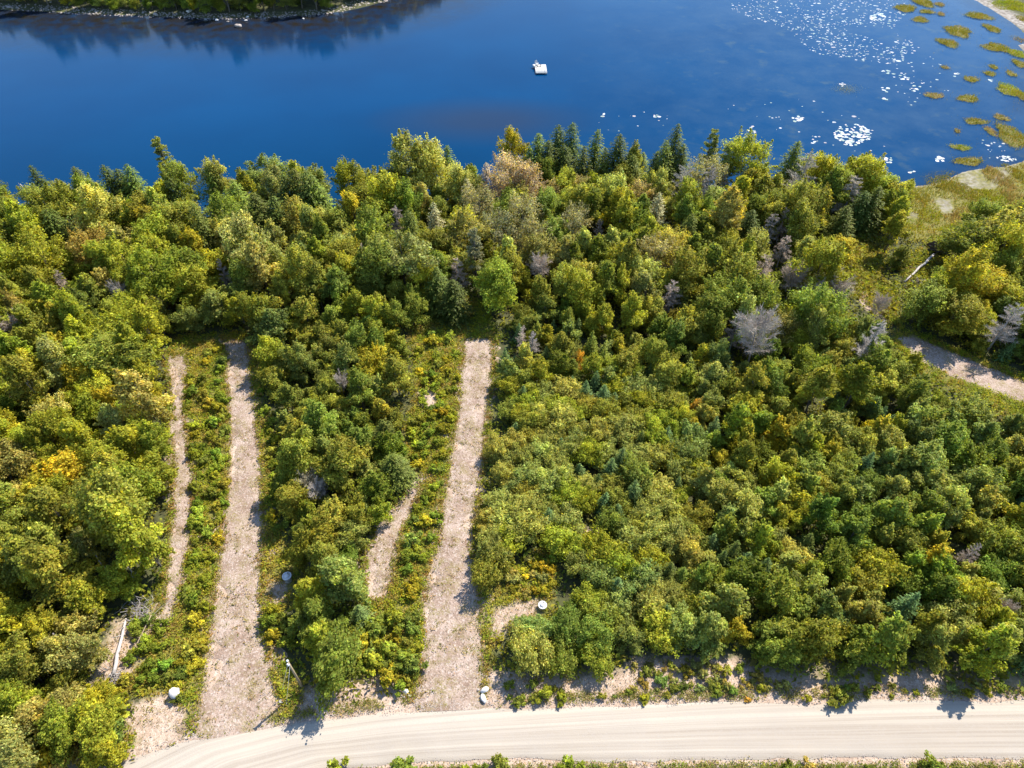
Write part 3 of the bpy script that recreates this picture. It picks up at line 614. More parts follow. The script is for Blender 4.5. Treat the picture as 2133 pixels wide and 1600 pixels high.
# trees that the photo shows singly: tip pixel, height
for a in [('pine', 322, 280, 15.5, 'olive', 1.0), ('pine', 1490, 266, 15, 'light green', 1.05), ('pine', 985, 472, 13, 'grey-green', .8), ('pine', 1522, 300, 13, 'light green', .9),
          ('spruce', 62, 338, 12, 'dark green', None), ('spruce', 215, 338, 13, 'dark green', None), ('spruce', 258, 338, 13.5, 'deep green', None), ('spruce', 432, 350, 12, 'deep green', None),
          ('spruce', 600, 348, 14, 'dark green', 1.15), ('spruce', 636, 352, 14, 'dark green', 1.1), ('spruce', 528, 402, 12, 'dark green', 1.0), ('spruce', 566, 415, 10, 'dark green', .9), ('spruce', 655, 372, 12, 'deep green', 1.0),
          ('spruce', 1120, 268, 14, 'deep green', 1.1), ('spruce', 1167, 254, 15, 'dark green', 1.0), ('spruce', 1196, 258, 14.5, 'dark green', .9), ('spruce', 1240, 268, 14.5, 'deep green', 1.0), ('spruce', 1291, 276, 14.5, 'dark green', 1.05),
          ('spruce', 1372, 310, 10, 'dark green', .8), ('spruce', 1408, 264, 14.5, 'dark green', 1.0), ('spruce', 1145, 292, 12, 'dark green', .9), ('spruce', 1340, 318, 8, 'deep green', .7), ('spruce', 1664, 288, 13, 'deep green', .9), ('spruce', 1835, 388, 10.5, 'dark green', .9), ('spruce', 1808, 402, 9, 'dark green', .8),
          ('spruce', 100, 440, 11, 'dark green', 1.0), ('spruce', 130, 470, 9, 'dark green', .9), ('spruce', 150, 342, 9, 'dark green', .7), ('spruce', 928, 300, 12, 'deep green', .9), ('spruce', 1565, 440, 9, 'dark green', .8), ('spruce', 1768, 430, 9, 'dark green', .8), ('spruce', 905, 560, 9, 'dark green', .9), ('spruce', 940, 590, 8, 'dark green', .9),
          ('spruce', 814, 948, 6.5, 'dark green', .72), ('young_spruce', 742, 1262, 4.2, 'blue-green', 1.2), ('young_spruce', 1200, 745, 5, 'deep green', 1.1), ('young_spruce', 1262, 720, 5.5, 'deep green', 1.1), ('young_spruce', 1242, 770, 4.5, 'blue-green', 1.0),
          ('young_spruce', 1222, 792, 4.5, 'blue-green', 1.1), ('young_spruce', 1262, 800, 4.6, 'blue-green', 1.3), ('young_spruce', 1282, 815, 4, 'blue-green', 1.0), ('young_spruce', 1216, 868, 3.6, 'dark green', .9), ('young_spruce', 1340, 892, 5.2, 'dark green', .9), ('young_spruce', 1394, 890, 4.8, 'blue-green', 1.1),
          ('young_spruce', 1298, 930, 5, 'blue-green', 1.3), ('young_spruce', 1275, 955, 4.4, 'blue-green', 1.2), ('young_spruce', 1168, 912, 3.4, 'blue-green', .9), ('young_spruce', 1210, 962, 4, 'blue-green', 1.1), ('young_spruce', 1248, 988, 3.8, 'dark green', 1.0), ('young_spruce', 1088, 800, 4.4, 'blue-green', 1.0), ('young_spruce', 1075, 880, 3.6, 'blue-green', 1.1),
          ('young_spruce', 1290, 1205, 4.4, 'blue-green', 1.3), ('young_spruce', 1400, 1170, 4.6, 'dark green', 1.2), ('young_spruce', 1425, 1182, 4.2, 'deep green', 1.1), ('young_spruce', 1372, 1180, 4.2, 'dark green', 1.1), ('young_spruce', 1540, 1128, 5.4, 'dark green', 1.3), ('young_spruce', 1562, 1150, 5, 'blue-green', 1.3), ('young_spruce', 1515, 1150, 4.6, 'dark green', 1.1),
          ('young_spruce', 1395, 1262, 3.8, 'blue-green', 1.0), ('young_spruce', 1592, 908, 4.4, 'dark green', .8), ('young_spruce', 1430, 835, 4.2, 'bright green', 1.1), ('young_spruce', 1262, 1030, 4.2, 'blue-green', 1.1), ('young_spruce', 1290, 1050, 4, 'blue-green', 1.1), ('young_spruce', 1235, 690, 5.2, 'deep green', 1.1), ('young_spruce', 1690, 1110, 4.8, 'dark green', 1.2), ('young_spruce', 1640, 1200, 4.4, 'deep green', 1.0), ('young_spruce', 1770, 1270, 4, 'blue-green', 1.0),
          ('dead_cone', 1432, 332, 12.5, 'beige', 1.25), ('dead_cone', 1490, 342, 12, 'grey', 1.1), ('dead_cone', 1688, 314, 14, 'beige', 1.45), ('dead_cone', 1786, 364, 11, 'beige', 1.2), ('spruce', 1100, 300, 11.5, 'deep green', .85), ('spruce', 1215, 300, 12, 'dark green', .8), ('spruce', 1262, 312, 11, 'dark green', .8), ('spruce', 1320, 318, 11, 'dark green', .85), ('spruce', 1390, 300, 12, 'deep green', .85), ('spruce', 1428, 300, 11, 'dark green', .8), ('spruce', 1180, 300, 11.5, 'dark green', .9), ('large', 1140, 330, 9, 'mid green', .7), ('large', 1300, 345, 8.5, 'olive', .7), ('spruce', 480, 372, 12, 'deep green', .9), ('spruce', 240, 350, 12, 'dark green', .95), ('spruce', 584, 360, 13, 'dark green', 1.0), ('dead_cone', 1612, 446, 8.5, 'grey', .85), ('dead_cone', 1640, 488, 8, 'grey', .9), ('dead_cone', 1600, 528, 8, 'grey', 1.0),
          ('dead_round', 1660, 560, 7.5, 'silvery', .8), ('dead_round', 1752, 580, 7.5, 'silvery', .8), ('dead_round', 1700, 590, 6.5, 'grey', .7), ('dead_round', 1590, 668, 10.5, 'silvery', 1.0), ('dead_cone', 1543, 652, 9, 'silvery', .8), ('dead_cone', 1835, 668, 10.5, 'silvery', 1.0), ('dead_cone', 1405, 582, 8.5, 'silvery', .8), ('dead_cone', 1250, 456, 6, 'silvery', .5),
          ('dead_round', 1125, 540, 7.5, 'silvery', .7), ('dead_cone', 2125, 628, 11, 'silvery', .95), ('dead_round', 14, 664, 7, 'silvery', .7), ('dead_round', 640, 990, 5, 'grey-green', .5), ('dead_round', 705, 785, 5, 'grey', .4), ('dead_cone', 1108, 690, 6, 'silvery', .5), ('dead_cone', 1085, 680, 5.5, 'silvery', .45), ('dead_round', 1840, 620, 5.5, 'silvery', .45), ('dead_cone', 455, 540, 8, 'silvery', .5), ('dead_cone', 115, 560, 8, 'silvery', .5), ('dead_round', 245, 595, 6, 'silvery', .5), ('dead_round', 2105, 1258, 4, 'silvery', .32), ('dead_cone', 870, 300, 10, 'grey', .6), ('dead_round', 660, 1010, 5, 'silvery', .5), ('dead_cone', 2040, 1130, 6, 'silvery', .4),
          ('dying', 1012, 338, 13, 'beige', 1.15), ('dying', 975, 370, 12, 'grey-green', 1.1), ('dying', 1375, 400, 10, 'grey-green', 1.0), ('dying', 905, 420, 11, 'grey-green', 1.0), ('greying', 1060, 335, 12.5, 'beige', 1.05), ('greying', 1098, 350, 11.5, 'beige', 1.0), ('greying', 1000, 400, 11, 'grey-green', 1.0), ('greying', 1090, 420, 10.5, 'grey-green', 1.0), ('greying', 1040, 450, 10, 'grey-green', .95), ('greying', 1372, 500, 9, 'grey-green', .9), ('greying', 1410, 490, 9, 'pale green', .9), ('greying', 1640, 660, 7, 'tan-green', .7),
          ('large', 720, 338, 11, 'yellow-green', .85), ('large', 762, 352, 11, 'olive', .8), ('large', 855, 305, 13, 'pale green', 1.15), ('large', 900, 315, 13, 'pale green', 1.1), ('large', 1070, 285, 12, 'yellow-green', .8), ('loose', 1318, 300, 12, 'olive', .9), ('large', 540, 340, 9.5, 'light green', .9), ('large', 645, 348, 9, 'light green', .8), ('large', 1570, 300, 13, 'yellow-green', .95), ('large', 1800, 332, 12, 'yellow-green', .95), ('large', 1760, 350, 11, 'mid green', .8), ('large', 440, 342, 12, 'pale green', .75), ('large', 1842, 365, 9, 'yellow-green', .9), ('large', 1870, 395, 7, 'yellow-green', .8),
          ('medium', 1765, 495, 4.8, 'golden yellow', 1.0), ('medium', 1745, 500, 4.4, 'yellow-green', .9), ('medium', 1990, 555, 6, 'mid green', .9), ('medium', 1888, 512, 5, 'mid green', .75), ('large', 2050, 470, 9.5, 'olive', 1.1), ('large', 2115, 470, 10, 'pale green', 1.1), ('large', 2060, 575, 8, 'golden yellow', .8), ('large', 2110, 590, 8, 'yellow-green', .9), ('large', 2010, 620, 8, 'mid green', .95), ('medium', 1880, 760, 6, 'mid green', .95), ('medium', 1905, 740, 5.5, 'yellow-green', .7),
          ('medium', 100, 700, 8, 'golden yellow', 1.1), ('medium', 40, 735, 8, 'golden yellow', 1.0), ('medium', 150, 770, 7.5, 'golden yellow', .9), ('medium', 210, 810, 7, 'golden yellow', .8), ('medium', 120, 960, 7.5, 'golden yellow', 1.0), ('medium', 60, 1000, 7, 'golden yellow', 1.0), ('sapling', 1450, 835, 4.4, 'orange', .6), ('sapling', 1452, 875, 4, 'golden yellow', .7), ('sapling', 1535, 1300, 3.6, 'golden yellow', .8), ('bush', 1212, 1035, 3.6, 'bright green', .85), ('sapling', 1205, 735, 4.5, 'orange', .55), ('sapling', 1300, 772, 4, 'golden yellow', .5)]:
    k, px_, py_, H_, tw_, rs_ = a
    plant_top(k, px_, py_, H_, tw_, rs=None if rs_ is None else rs_ * (1 if k not in ('spruce',) else 1.15))

HEROES += [(58., 372., 446., 24., at(78, 445)[1]), (1915., 520., 590., 34., at(1900, 590)[1]), (1965., 500., 545., 40., at(1964, 545)[1])]
# the rest of the wood: spaced by crown size, the mix set by where it stands
W_SHORE = [('olive', 30), ('mid green', 22), ('yellow-green', 16), ('pale green', 16), ('tan-green', 12), ('deep green', 4)]
W_LEFT = [('olive', 26), ('yellow-green', 34), ('tan-green', 18), ('golden yellow', 3), ('bright green', 10), ('yellowish', 10)]
W_MID = [('mid green', 32), ('olive', 24), ('light green', 14), ('yellow-green', 16), ('deep green', 8), ('pale green', 6)]
W_THICK = [('pale green', 40), ('olive', 16), ('yellowish', 16), ('light green', 12), ('yellow-green', 10), ('mid green', 6)]
W_RIGHT = [('mid green', 26), ('light green', 24), ('pale green', 16), ('yellow-green', 12), ('deep green', 12), ('olive', 10), ('bright green', 6), ('golden yellow', 1)]
def pick(w, u=None):
    r = (RNG.random() if u is None else u) * sum(a for _n, a in w)
    for n, a in w:
        r -= a
        if r <= 0: return n
    return w[-1][0]
def habitat(px, py):
    """(kinds with weights, size low, size high, tints) for a crown seen at this photo pixel; None where nothing grows"""
    if py < 640 + (60 if px > 1480 else 0):
        if px > 1880 and py > 480: return [('medium', 5), ('large', 3)], .75, 1.0, W_MID
        if px < 560: return [('large', 7), ('loose', 3), ('spruce', .5), ('medium', 2)], .78, 1.1, W_LEFT if py > 520 else W_SHORE
        return [('large', 6), ('loose', 4), ('medium', 3), ('spruce', .4), ('dead_cone', .35), ('greying', .3)], .72, 1.05, W_SHORE
    if px < 360: return ([('large', 3), ('loose', 4), ('medium', 5)], .72, 1.0, W_LEFT) if py < 1250 else ([('medium', 6), ('sapling', 4)], .7, 1.0, W_LEFT)
    if px < 900: return [('medium', 6), ('sapling', 3)], .72, 1.1, W_MID
    if px < 1460:
        if py < 790: return [('medium', 6), ('sapling', 3), ('young_spruce', .8)], .75, 1.0, W_MID
        return [('bush', 10), ('young_spruce', .25)], .82, 1.2, W_THICK
    if py < 850: return [('medium', 6), ('loose', 2), ('sapling', 2), ('young_spruce', .5)], .7, 1.0, W_MID
    return [('sapling', 9), ('bush', 1.5), ('young_spruce', .3)], .85, 1.35, W_RIGHT
_ox, _oy = np.meshgrid(np.arange(-400, 2600, 3), np.arange(-90, 1800, 3)); OPEN_MAP = np.zeros(_ox.shape, bool)
for _p in OPEN: OPEN_MAP |= inside(_ox.ravel(), _oy.ravel(), _p).reshape(_ox.shape)
def in_open(px, py):
    i, j = int((px + 400) / 3), int((py + 90) / 3)
    return bool(OPEN_MAP[j, i]) if 0 <= j < OPEN_MAP.shape[0] and 0 <= i < OPEN_MAP.shape[1] else False
COUNT = {}
def scatter():
    cand = []
    n = 26000
    u = np.random.default_rng(5); X = u.uniform(-150, 165, n); Y = u.uniform(22, 150, n)
    Zg = gz(X, Y); D = sdist(X, Y, LAND)
    cell = {}
    for x, y, r, h in TAKEN: cell.setdefault((int(x // 6), int(y // 6)), []).append((x, y, r, h))
    for x, y, zg, d in zip(X, Y, Zg, D):
        if d < 1.5: continue
        p0, q0 = pix(x, y, zg + 3.5)
        if not (-110 < p0 < 2245 and 250 < q0 < 1640): continue
        hb = habitat(float(p0), float(q0))
        kind = pick(hb[0]); s = RNG.uniform(hb[1], hb[2]); cm, tm, H, R = KIND[kind][0]
        pc, qc = pix(x, y, zg + H * s * .6); pl, ql = pix(x - R * s * .74, y, zg + H * s * .5); pr, qr = pix(x + R * s * .74, y, zg + H * s * .5); pb, qb = pix(x, y - R * s * .9, zg + .8); pt, qt = pix(x, y, zg + H * s * .92)
        bad = False
        for a, b in ((pc, qc), (pl, ql), (pr, qr), (pb, qb), (pt, qt)):
            if in_open(float(a), float(b)): bad = True; break
        if bad: continue
        rp = float(pr - pl) / 2 * 1.2
        if any(y < hy and abs(pc - hx) < hw * .75 + rp * .7 and qt < h2 and qb > h1 for hx, h1, h2, hw, hy in HEROES): continue
        pack = .46 if kind == 'bush' else .50 if kind == 'sapling' else .52
        near = False; ci, cj = int(x // 6), int(y // 6)
        for i in (-1, 0, 1):
            for j in (-1, 0, 1):
                for (ax, ay, ar, ah) in cell.get((ci + i, cj + j), ()):
                    if (ax - x) ** 2 + (ay - y) ** 2 < (pack * (ar + R * s)) ** 2: near = True
        if near: continue
        if COUNT.get(NAME[kind][0], 0) >= 292: continue
        COUNT[NAME[kind][0]] = COUNT.get(NAME[kind][0], 0) + 1
        plant(kind, float(x), float(y), s, pick(hb[3], float(np.clip((fbm(x, y, 16, 44) - .25) / .5, 0, .999)) if RNG.random() < .6 else None) if kind not in ('spruce', 'young_spruce', 'dead_cone', 'greying') else {'spruce': 'dark green', 'young_spruce': 'blue-green', 'dead_cone': 'grey', 'greying': 'grey-green'}[kind], z=float(zg))
        cell.setdefault((ci, cj), []).append((x, y, R * s, H * s))
for p in PLANTS: COUNT[p[0].name.split('.')[0]] = COUNT.get(p[0].name.split('.')[0], 0) + 1
scatter()

# low shrubs: roadside, weed strips, corner, far verge
def shrubs(poly, n, lo, hi, w, kind='shrub', gap=.8):
    xs = [p[0] for p in poly]; ys = [p[1] for p in poly]; k = 0; tries = 0; mine = []
    while k < n and tries < n * 40:
        tries += 1; a, b = RNG.uniform(min(xs), max(xs)), RNG.uniform(min(ys), max(ys))
        if not inside(np.array([a]), np.array([b]), poly)[0]: continue
        x, y = at(a, b, .3); s = RNG.uniform(lo, hi); R = KIND[kind][0][3] * s
        if any((x - u) ** 2 + (y - v) ** 2 < (gap * (R + r)) ** 2 for u, v, r in mine): continue
        mine.append((x, y, R)); plant(kind, x, y, s, pick(w), .18); k += 1
W_WEED = [('bright green', 36), ('yellow-green', 30), ('olive', 14), ('golden yellow', 2), ('mid green', 12)]
shrubs([(400, 740), (462, 720), (470, 860), (474, 960), (466, 1060), (455, 1150), (436, 1250), (420, 1380), (405, 1470), (360, 1470), (366, 1380), (385, 1250), (398, 1150), (408, 1050), (404, 960), (390, 860)], 66, .7, 1.25, W_WEED, gap=.72)
shrubs([(868, 700), (958, 700), (952, 800), (942, 880), (926, 970), (914, 1060), (895, 1150), (872, 1230), (835, 1240), (838, 1150), (856, 1080), (886, 1010), (860, 960), (852, 900), (876, 820)], 62, .7, 1.3, W_WEED, gap=.72)
shrubs([(655, 1350), (720, 1330), (780, 1290), (860, 1290), (870, 1400), (840, 1440), (780, 1400), (680, 1420)], 56, .8, 1.5, [('yellow-green', 30), ('olive', 25), ('golden yellow', 6), ('mid green', 16), ('bright green', 8)], gap=.75)
shrubs([(540, 800), (600, 860), (610, 1120), (570, 1110), (556, 900)], 24, .6, 1.2, W_WEED)
shrubs([(550, 1260), (600, 1290), (600, 1345), (560, 1330)], 10, .8, 1.4, W_WEED)
shrubs([(1050, 1180), (1150, 1150), (1150, 1240), (1060, 1250)], 18, .6, .9, [('golden yellow', 30), ('tan-green', 20)])
shrubs([(275, 1300), (345, 1280), (355, 1420), (260, 1420)], 18, .6, 1.1, W_WEED)
shrubs([(20, 1430), (180, 1450), (262, 1500), (240, 1580), (20, 1640)], 40, 1.3, 2.3, W_LEFT, gap=.7)
shrubs([(1320, 1380), (1530, 1380), (1640, 1430), (1320, 1440)], 46, .3, .85, [('tan-green', 20), ('olive', 14), ('mid green', 8)], 'verge')
shrubs([(1050, 1425), (2130, 1425), (2130, 1452), (1050, 1462)], 32, .28, .7, [('olive', 20), ('mid green', 14), ('tan-green', 12), ('yellow-green', 8)], 'verge')
shrubs([(660, 1606), (2133, 1600), (2133, 1640), (660, 1640)], 60, .35, .95, [('olive', 18), ('mid green', 16), ('tan-green', 12), ('bright green', 6)], 'verge')
for px_, py_, s_, tw_ in ((1135, 1448, 1.0, 'yellow-green'), (1168, 1452, .8, 'yellow-green'), (1112, 1452, .6, 'olive'), (1080, 1460, .8, 'mid green'), (1745, 1450, 1.3, 'olive'), (700, 1600, 1.2, 'bright green'), (1185, 1600, 1.4, 'bright green'), (1940, 1600, 1.3, 'mid green'), (1045, 1600, 1.2, 'olive'), (840, 1606, 1.4, 'mid green')):
    x, y = at(px_, py_, .6); plant('verge', x, y, s_, tw_)

x, y = at(648, 1180, 0); plant('medium', x, y, .8, 'mid green')
x, y = at(700, 1150, 0); plant('medium', x, y, .8, 'olive')
# far shore trees, seen only at their feet and in the water
def far_trees():
    P = np.array(FAR[2:13]); seg = np.hypot(*np.diff(P, axis=0).T); L = seg.sum()
    for row, off in enumerate((4.5, 10, 17)):
        s = 2.0
        while s < L:
            i = int(np.searchsorted(np.cumsum(seg), s)); i = min(i, len(seg) - 1); t = (s - (np.cumsum(seg)[i] - seg[i])) / seg[i]
            c = P[i] * (1 - t) + P[i + 1] * t; d = (P[i + 1] - P[i]) / seg[i]; nrm = np.array([-d[1], d[0]])
            o = off * (.75 + .5 * RNG.random()); x, y = c + nrm * o
            kind = RNG.choice(['large', 'large', 'loose', 'spruce', 'large']) if row else RNG.choice(['large', 'medium', 'bush', 'medium', 'bush'])
            plant(kind, float(x), float(y), RNG.uniform(.8, 1.15), 'dark green' if kind == 'spruce' else RNG.choice(['mid green', 'deep green', 'mid green', 'light green', 'yellow-green']))
            s += RNG.uniform(3.2, 5.5) if row == 0 else RNG.uniform(5, 9)
far_trees()

# ------------------------------------------------------------------ labels of the plants: look, place by landmark, then rank
def place_words(px, py):
    if py < 60 and px < 1000: return 'on the far shore ' + ('at the stony bend' if px > 640 else 'behind the shaded stones' if px > 330 else 'at its dim end')
    if py < 430: band = 'on the waterline '
    elif py < 540: band = 'inside the lakeside wood '
    elif py < 660: band = 'in mid wood '
    else: band = None
    if band:
        for lim, w in ((170, 'by the bleached snag'), (300, 'before the shaggy pine'), (430, 'under the shaggy pine'), (560, 'past the shaggy pine'), (680, 'by the dark spruce clump'), (800, 'at the water gap'), (940, 'past the water gap'), (1040, 'among greying trees'), (1130, 'at the grey grove edge'), (1230, 'under the spruce row'), (1340, 'at the spruce row end'), (1440, 'before the pale pine'), (1540, 'under the pale pine'), (1640, 'past the pale pine'), (1740, 'by the beige snag'), (1860, 'by the marsh edge'), (1960, 'by the uprooted tree')):
            if px < lim: return band + w
        return band + 'beyond the uprooted tree'
    if px < 360:
        col = 'deep in the yellowing wood ' if px < 110 else 'inside the yellowing wood ' if px < 230 else 'edging the narrow path '
        return col + ('by its head' if py < 800 else 'upper part' if py < 930 else 'middle part' if py < 1060 else 'lower part' if py < 1200 else 'by the fallen logs' if py < 1400 else 'by the road bend')
    if py > 1570: return 'on the near verge ' + ('at the road bend' if px < 900 else 'facing the wide track' if px < 1250 else 'facing the bank' if px < 1700 else 'far along the road')
    if px < 480 : return 'in the path weed strip, ' + ('top end' if py < 800 else 'upper half' if py < 950 else 'middle' if py < 1100 else 'lower half' if py < 1280 else 'road end')
    if px < 640 and py > 1040 or px < 560: return 'by the pinkish track ' + ('at its top' if py < 800 else 'halfway' if py < 1000 else 'above the tank' if py < 1200 else 'near the pole')
    if px < 860:
        col = 'between the tracks ' if px < 720 else 'by the crooked path '
        return col + ('at the top' if py < 740 else 'upper part' if py < 860 else 'middle part' if py < 1000 else 'lower part' if py < 1150 else 'above the roadside' if py < 1320 else 'near the road')
    if px < 990: return 'in wide-track weeds, ' + ('top end' if py < 780 else 'upper half' if py < 900 else 'middle' if py < 1050 else 'lower half' if py < 1250 else 'road end')
    if px < 1460:
        col = 'edging the wide track ' if px < 1110 else 'in the thicket ' if px < 1280 else 'deep in the thicket '
        return col + ('at the top' if py < 760 else 'upper part' if py < 860 else 'by the small spruces' if py < 980 else 'middle part' if py < 1100 else 'above the well' if py < 1240 else 'below the well' if py < 1400 else 'on the road bank')
    col = 'past the thicket ' if px < 1640 else 'below the bare tree ' if px < 1830 else 'below the driveway ' if px < 2000 else 'far along the road '
    return col + ('in deep shade' if py < 800 else 'at the top' if py < 920 else 'upper part' if py < 1040 else 'middle part' if py < 1160 else 'lower part' if py < 1290 else 'above the bank' if py < 1410 else 'on the road bank')
ORD = ['nearest the lake', 'second from the lake', 'third from the lake', 'fourth from the lake', 'fifth from the lake', 'sixth from the lake', 'seventh from the lake', 'eighth from the lake', 'ninth from the lake', 'tenth from the lake', 'eleventh from the lake', 'twelfth from the lake']
def label_plants():
    by = {}
    for root, kind, tw, H, px, py in PLANTS:
        h0 = KIND[kind][0][2]; size = '' if kind in ('spruce', 'young_spruce', 'pine') else ('small ' if H < h0 * .8 else 'big ' if H > h0 * 1.02 else '')
        by.setdefault(f'{size}{tw} {FORM[kind]} {place_words(px, py)}', []).append((root, kind, py))
    for lab, rows in by.items():
        rows.sort(key=lambda r: r[2]); n = len(rows)
        for i, (root, kind, py) in enumerate(rows):
            w = ORD[min(i, 11)] if i < (n + 1) // 2 or n < 6 else ORD[min(n - 1 - i, 11)].replace('lake', 'road')
            full = lab if n == 1 else lab + (' ' if ',' in lab else ', ') + w
            while len(full.replace('-', ' ').split()) > 16 and ' the ' in full: full = full.replace(' the ', ' ', 1)
            tag(root, full, NAME[kind][1], GROUP[kind])
label_plants()

# ------------------------------------------------------------------ undergrowth, weeds, grass (nobody could count these)
def ground_points(n, rng, test, zone):
    x = rng.uniform(zone[0], zone[1], n); y = rng.uniform(zone[2], zone[3], n); px, py = pix(x, y, 0 * x)
    k = test(x, y, px, py); return x[k], y[k]
def any_in(px, py, polys):
    r = np.zeros(px.shape, bool)
    for p in polys: r |= inside(px, py, p)
    return r
def leafy_cover(name, label, x, y, per, spread, hmax, L, palette, seed, patch=6.0, mat=None):
    rng = np.random.default_rng(seed); n = len(x); X = np.repeat(x, per) + rng.normal(0, spread, n * per); Y = np.repeat(y, per) + rng.normal(0, spread, n * per)
    hh = np.repeat(hmax * rng.uniform(.35, 1, n), per) * np.sqrt(rng.random(n * per)); Z = np.repeat(gz(x, y), per) + .04 + hh
    pal = np.array(palette, float); f = fbm(x, y, patch, seed) + rng.normal(0, .09, n); idx = np.clip(((f - .22) / .56 * len(pal)).astype(int), 0, len(pal) - 1)
    col = np.repeat(pal[idx], per, 0) * tints(n * per, rng, None, .22, .10)
    Nr = norm(np.array([0, 0, .8]) + rng.normal(0, .5, (n * per, 3))); Ls = L * np.exp(rng.normal(0, .3, n * per))
    V, Q = leaf_cards(np.stack([X, Y, Z], -1), Nr, Ls, Ls * .6, rng)
    o = link(name, mesh_np(name, V, Q, None, mat or M_LEAF, col)); return tag(o, label, None, None, 'stuff')
def blades(x, y, z, h, w, lean, col, rng):
    n = len(x); a = rng.uniform(0, 6.28, n); o = np.stack([np.cos(a), np.sin(a), 0 * a], -1); b = rng.uniform(0, 6.28, n); l = np.stack([np.cos(b), np.sin(b), 0 * b], -1) * (lean * rng.random(n))[:, None]
    P = np.stack([x, y, z], -1); h = h[:, None]; V = np.stack([P - o * w, P + o * w, P + l * h + np.array([0, 0, 1.]) * h], 1)
    return V.reshape(-1, 3), np.arange(n * 3).reshape(n, 3), col
rg = np.random.default_rng(77)
wooded = lambda x, y, px, py: (px > -120) & (px < 2260) & (py < 1640) & (sdist(x, y, LAND) > 1) & ~any_in(px, py, [STRIP_A, STRIP_B, BANK, DRIVE_OPEN, ROADSIDE, MARSH])
x, y = ground_points(52000, rg, wooded, (-150, 165, 22, 145))
leafy_cover('undergrowth', 'dark mixed undergrowth between the trees', x, y, 7, .40, 1.2, .46, [(.10, .125, .016), (.145, .165, .018), (.19, .195, .02), (.13, .12, .03), (.225, .215, .022)], 1, 7)
ROADW = sdist
strips = lambda x, y, px, py: any_in(px, py, [STRIP_A, STRIP_B, GLADE, DRIVE_OPEN, BLOWDOWN]) & ~any_in(px, py, [TRACK_L, TRACK_R, NARROW_L, NARROW_R, DRIVE_PX, PATCH_WELL, PATCH_DRUM, PATCH_MID, PATCH_LOG, PATCH_CORNER, PATCH_POLE]) & (sdist(x, y, ROAD_W) < -.6)
x, y = ground_points(60000, rg, strips, (-60, 90, 24, 130))
leafy_cover('weeds', 'green and rusty weeds covering the strips beside the tracks', x, y, 22, .30, .6, .22, [(.18, .215, .02), (.235, .25, .02), (.28, .265, .022), (.18, .225, .018), (.27, .22, .04), (.26, .185, .04), (.235, .24, .026), (.30, .27, .028)], 2, 4.5)
edges = lambda x, y, px, py: (any_in(px, py, [BANK, PATCH_POLE, PATCH_WELL, PATCH_LOG, PATCH_CORNER, PATCH_DRUM, PATCH_PATH, TRACK_L, TRACK_R, NARROW_L, NARROW_R]) | (py > 1560)) & (sdist(x, y, ROAD_W) < -.25)
x, y = ground_points(26000, rg, edges, (-75, 80, 17, 100)); k = fbm(x, y, 3.5, 31) > .45; px, py = pix(x, y, 0 * x); k &= ~(any_in(px, py, [TRACK_L, TRACK_R, NARROW_L, NARROW_R]) & (rg.random(len(x)) > .75)); x, y = x[k], y[k]
leafy_cover('roadside_weeds', 'sparse dry weeds along the road bank and on the tracks', x, y, 10, .18, .36, .15, [(.20, .18, .05), (.29, .22, .10), (.17, .17, .03), (.32, .23, .12), (.24, .20, .06)], 3, 3)
def rim(x, y, px, py):
    d = np.minimum.reduce([np.abs(sdist(x, y, to_world(p))) for p in (TRACK_L, TRACK_R, NARROW_L, NARROW_R)])
    return (d < .3 + .9 * (fbm(x, y, 3, 8) - .3)) & (sdist(x, y, ROAD_W) < -1)
x, y = ground_points(40000, rg, rim, (-60, 15, 24, 100))
leafy_cover('track_edge_weeds', 'ragged green and tawny weeds creeping over the track edges', x, y, 14, .22, .4, .17, [(.19, .20, .025), (.28, .21, .08), (.16, .18, .02), (.27, .17, .05), (.22, .20, .04)], 4, 3)
vg = lambda x, y, px, py: (sdist(x, y, ROAD_W) < -.25 - .5 * fbm(x, y, 2.5, 5)) & (sdist(x, y, ROAD_W) > -3.2) & (py > 1575)
x, y = ground_points(60000, rg, vg, (-40, 70, 8, 40)); k = fbm(x, y, 3, 17) > .36; x, y = x[k], y[k]
leafy_cover('near_verge_weeds', 'continuous low weeds along the near road edge', x, y, 12, .2, .55, .17, [(.16, .18, .03), (.22, .20, .06), (.13, .17, .025), (.25, .21, .08), (.19, .21, .03)], 6, 3)
vg2 = lambda x, y, px, py: (sdist(x, y, ROAD_W) < -.2 - .4 * fbm(x, y, 2.5, 5)) & (sdist(x, y, ROAD_W) > -1.5) & (py < 1560) & (px > 560) & ~any_in(px, py, [TRACK_R])
x, y = ground_points(60000, rg, vg2, (-40, 70, 8, 40)); k = fbm(x, y, 2.6, 19) > .47; x, y = x[k], y[k]
leafy_cover('far_verge_weeds', 'ragged low weeds along the wooded road edge', x, y, 10, .18, .4, .15, [(.19, .19, .04), (.27, .22, .09), (.16, .18, .03), (.24, .20, .07)], 7, 3)
# dry grass blades along the bank, verge and tracks
x, y = ground_points(60000, rg, edges, (-75, 80, 17, 100)); k = fbm(x, y, 2.4, 63) > .5; x, y = x[k], y[k]; n = len(x)
per = 4; X = np.repeat(x, per) + rg.normal(0, .12, n * per); Y = np.repeat(y, per) + rg.normal(0, .12, n * per)
pal = np.array([(.34, .27, .14), (.26, .22, .09), (.40, .32, .19), (.20, .20, .06)]); col = pal[rg.integers(0, 4, n * per)] * tints(n * per, rg, None, .15, .05)
V, T, col = blades(X, Y, np.repeat(gz(x, y), per), rg.uniform(.15, .5, n * per), .022, .7, col, rg)
tag(link('grass', mesh_np('grass', V, None, T, M_BLADE, col)), 'dry straw coloured grass on the road bank and track edges', None, None, 'stuff')
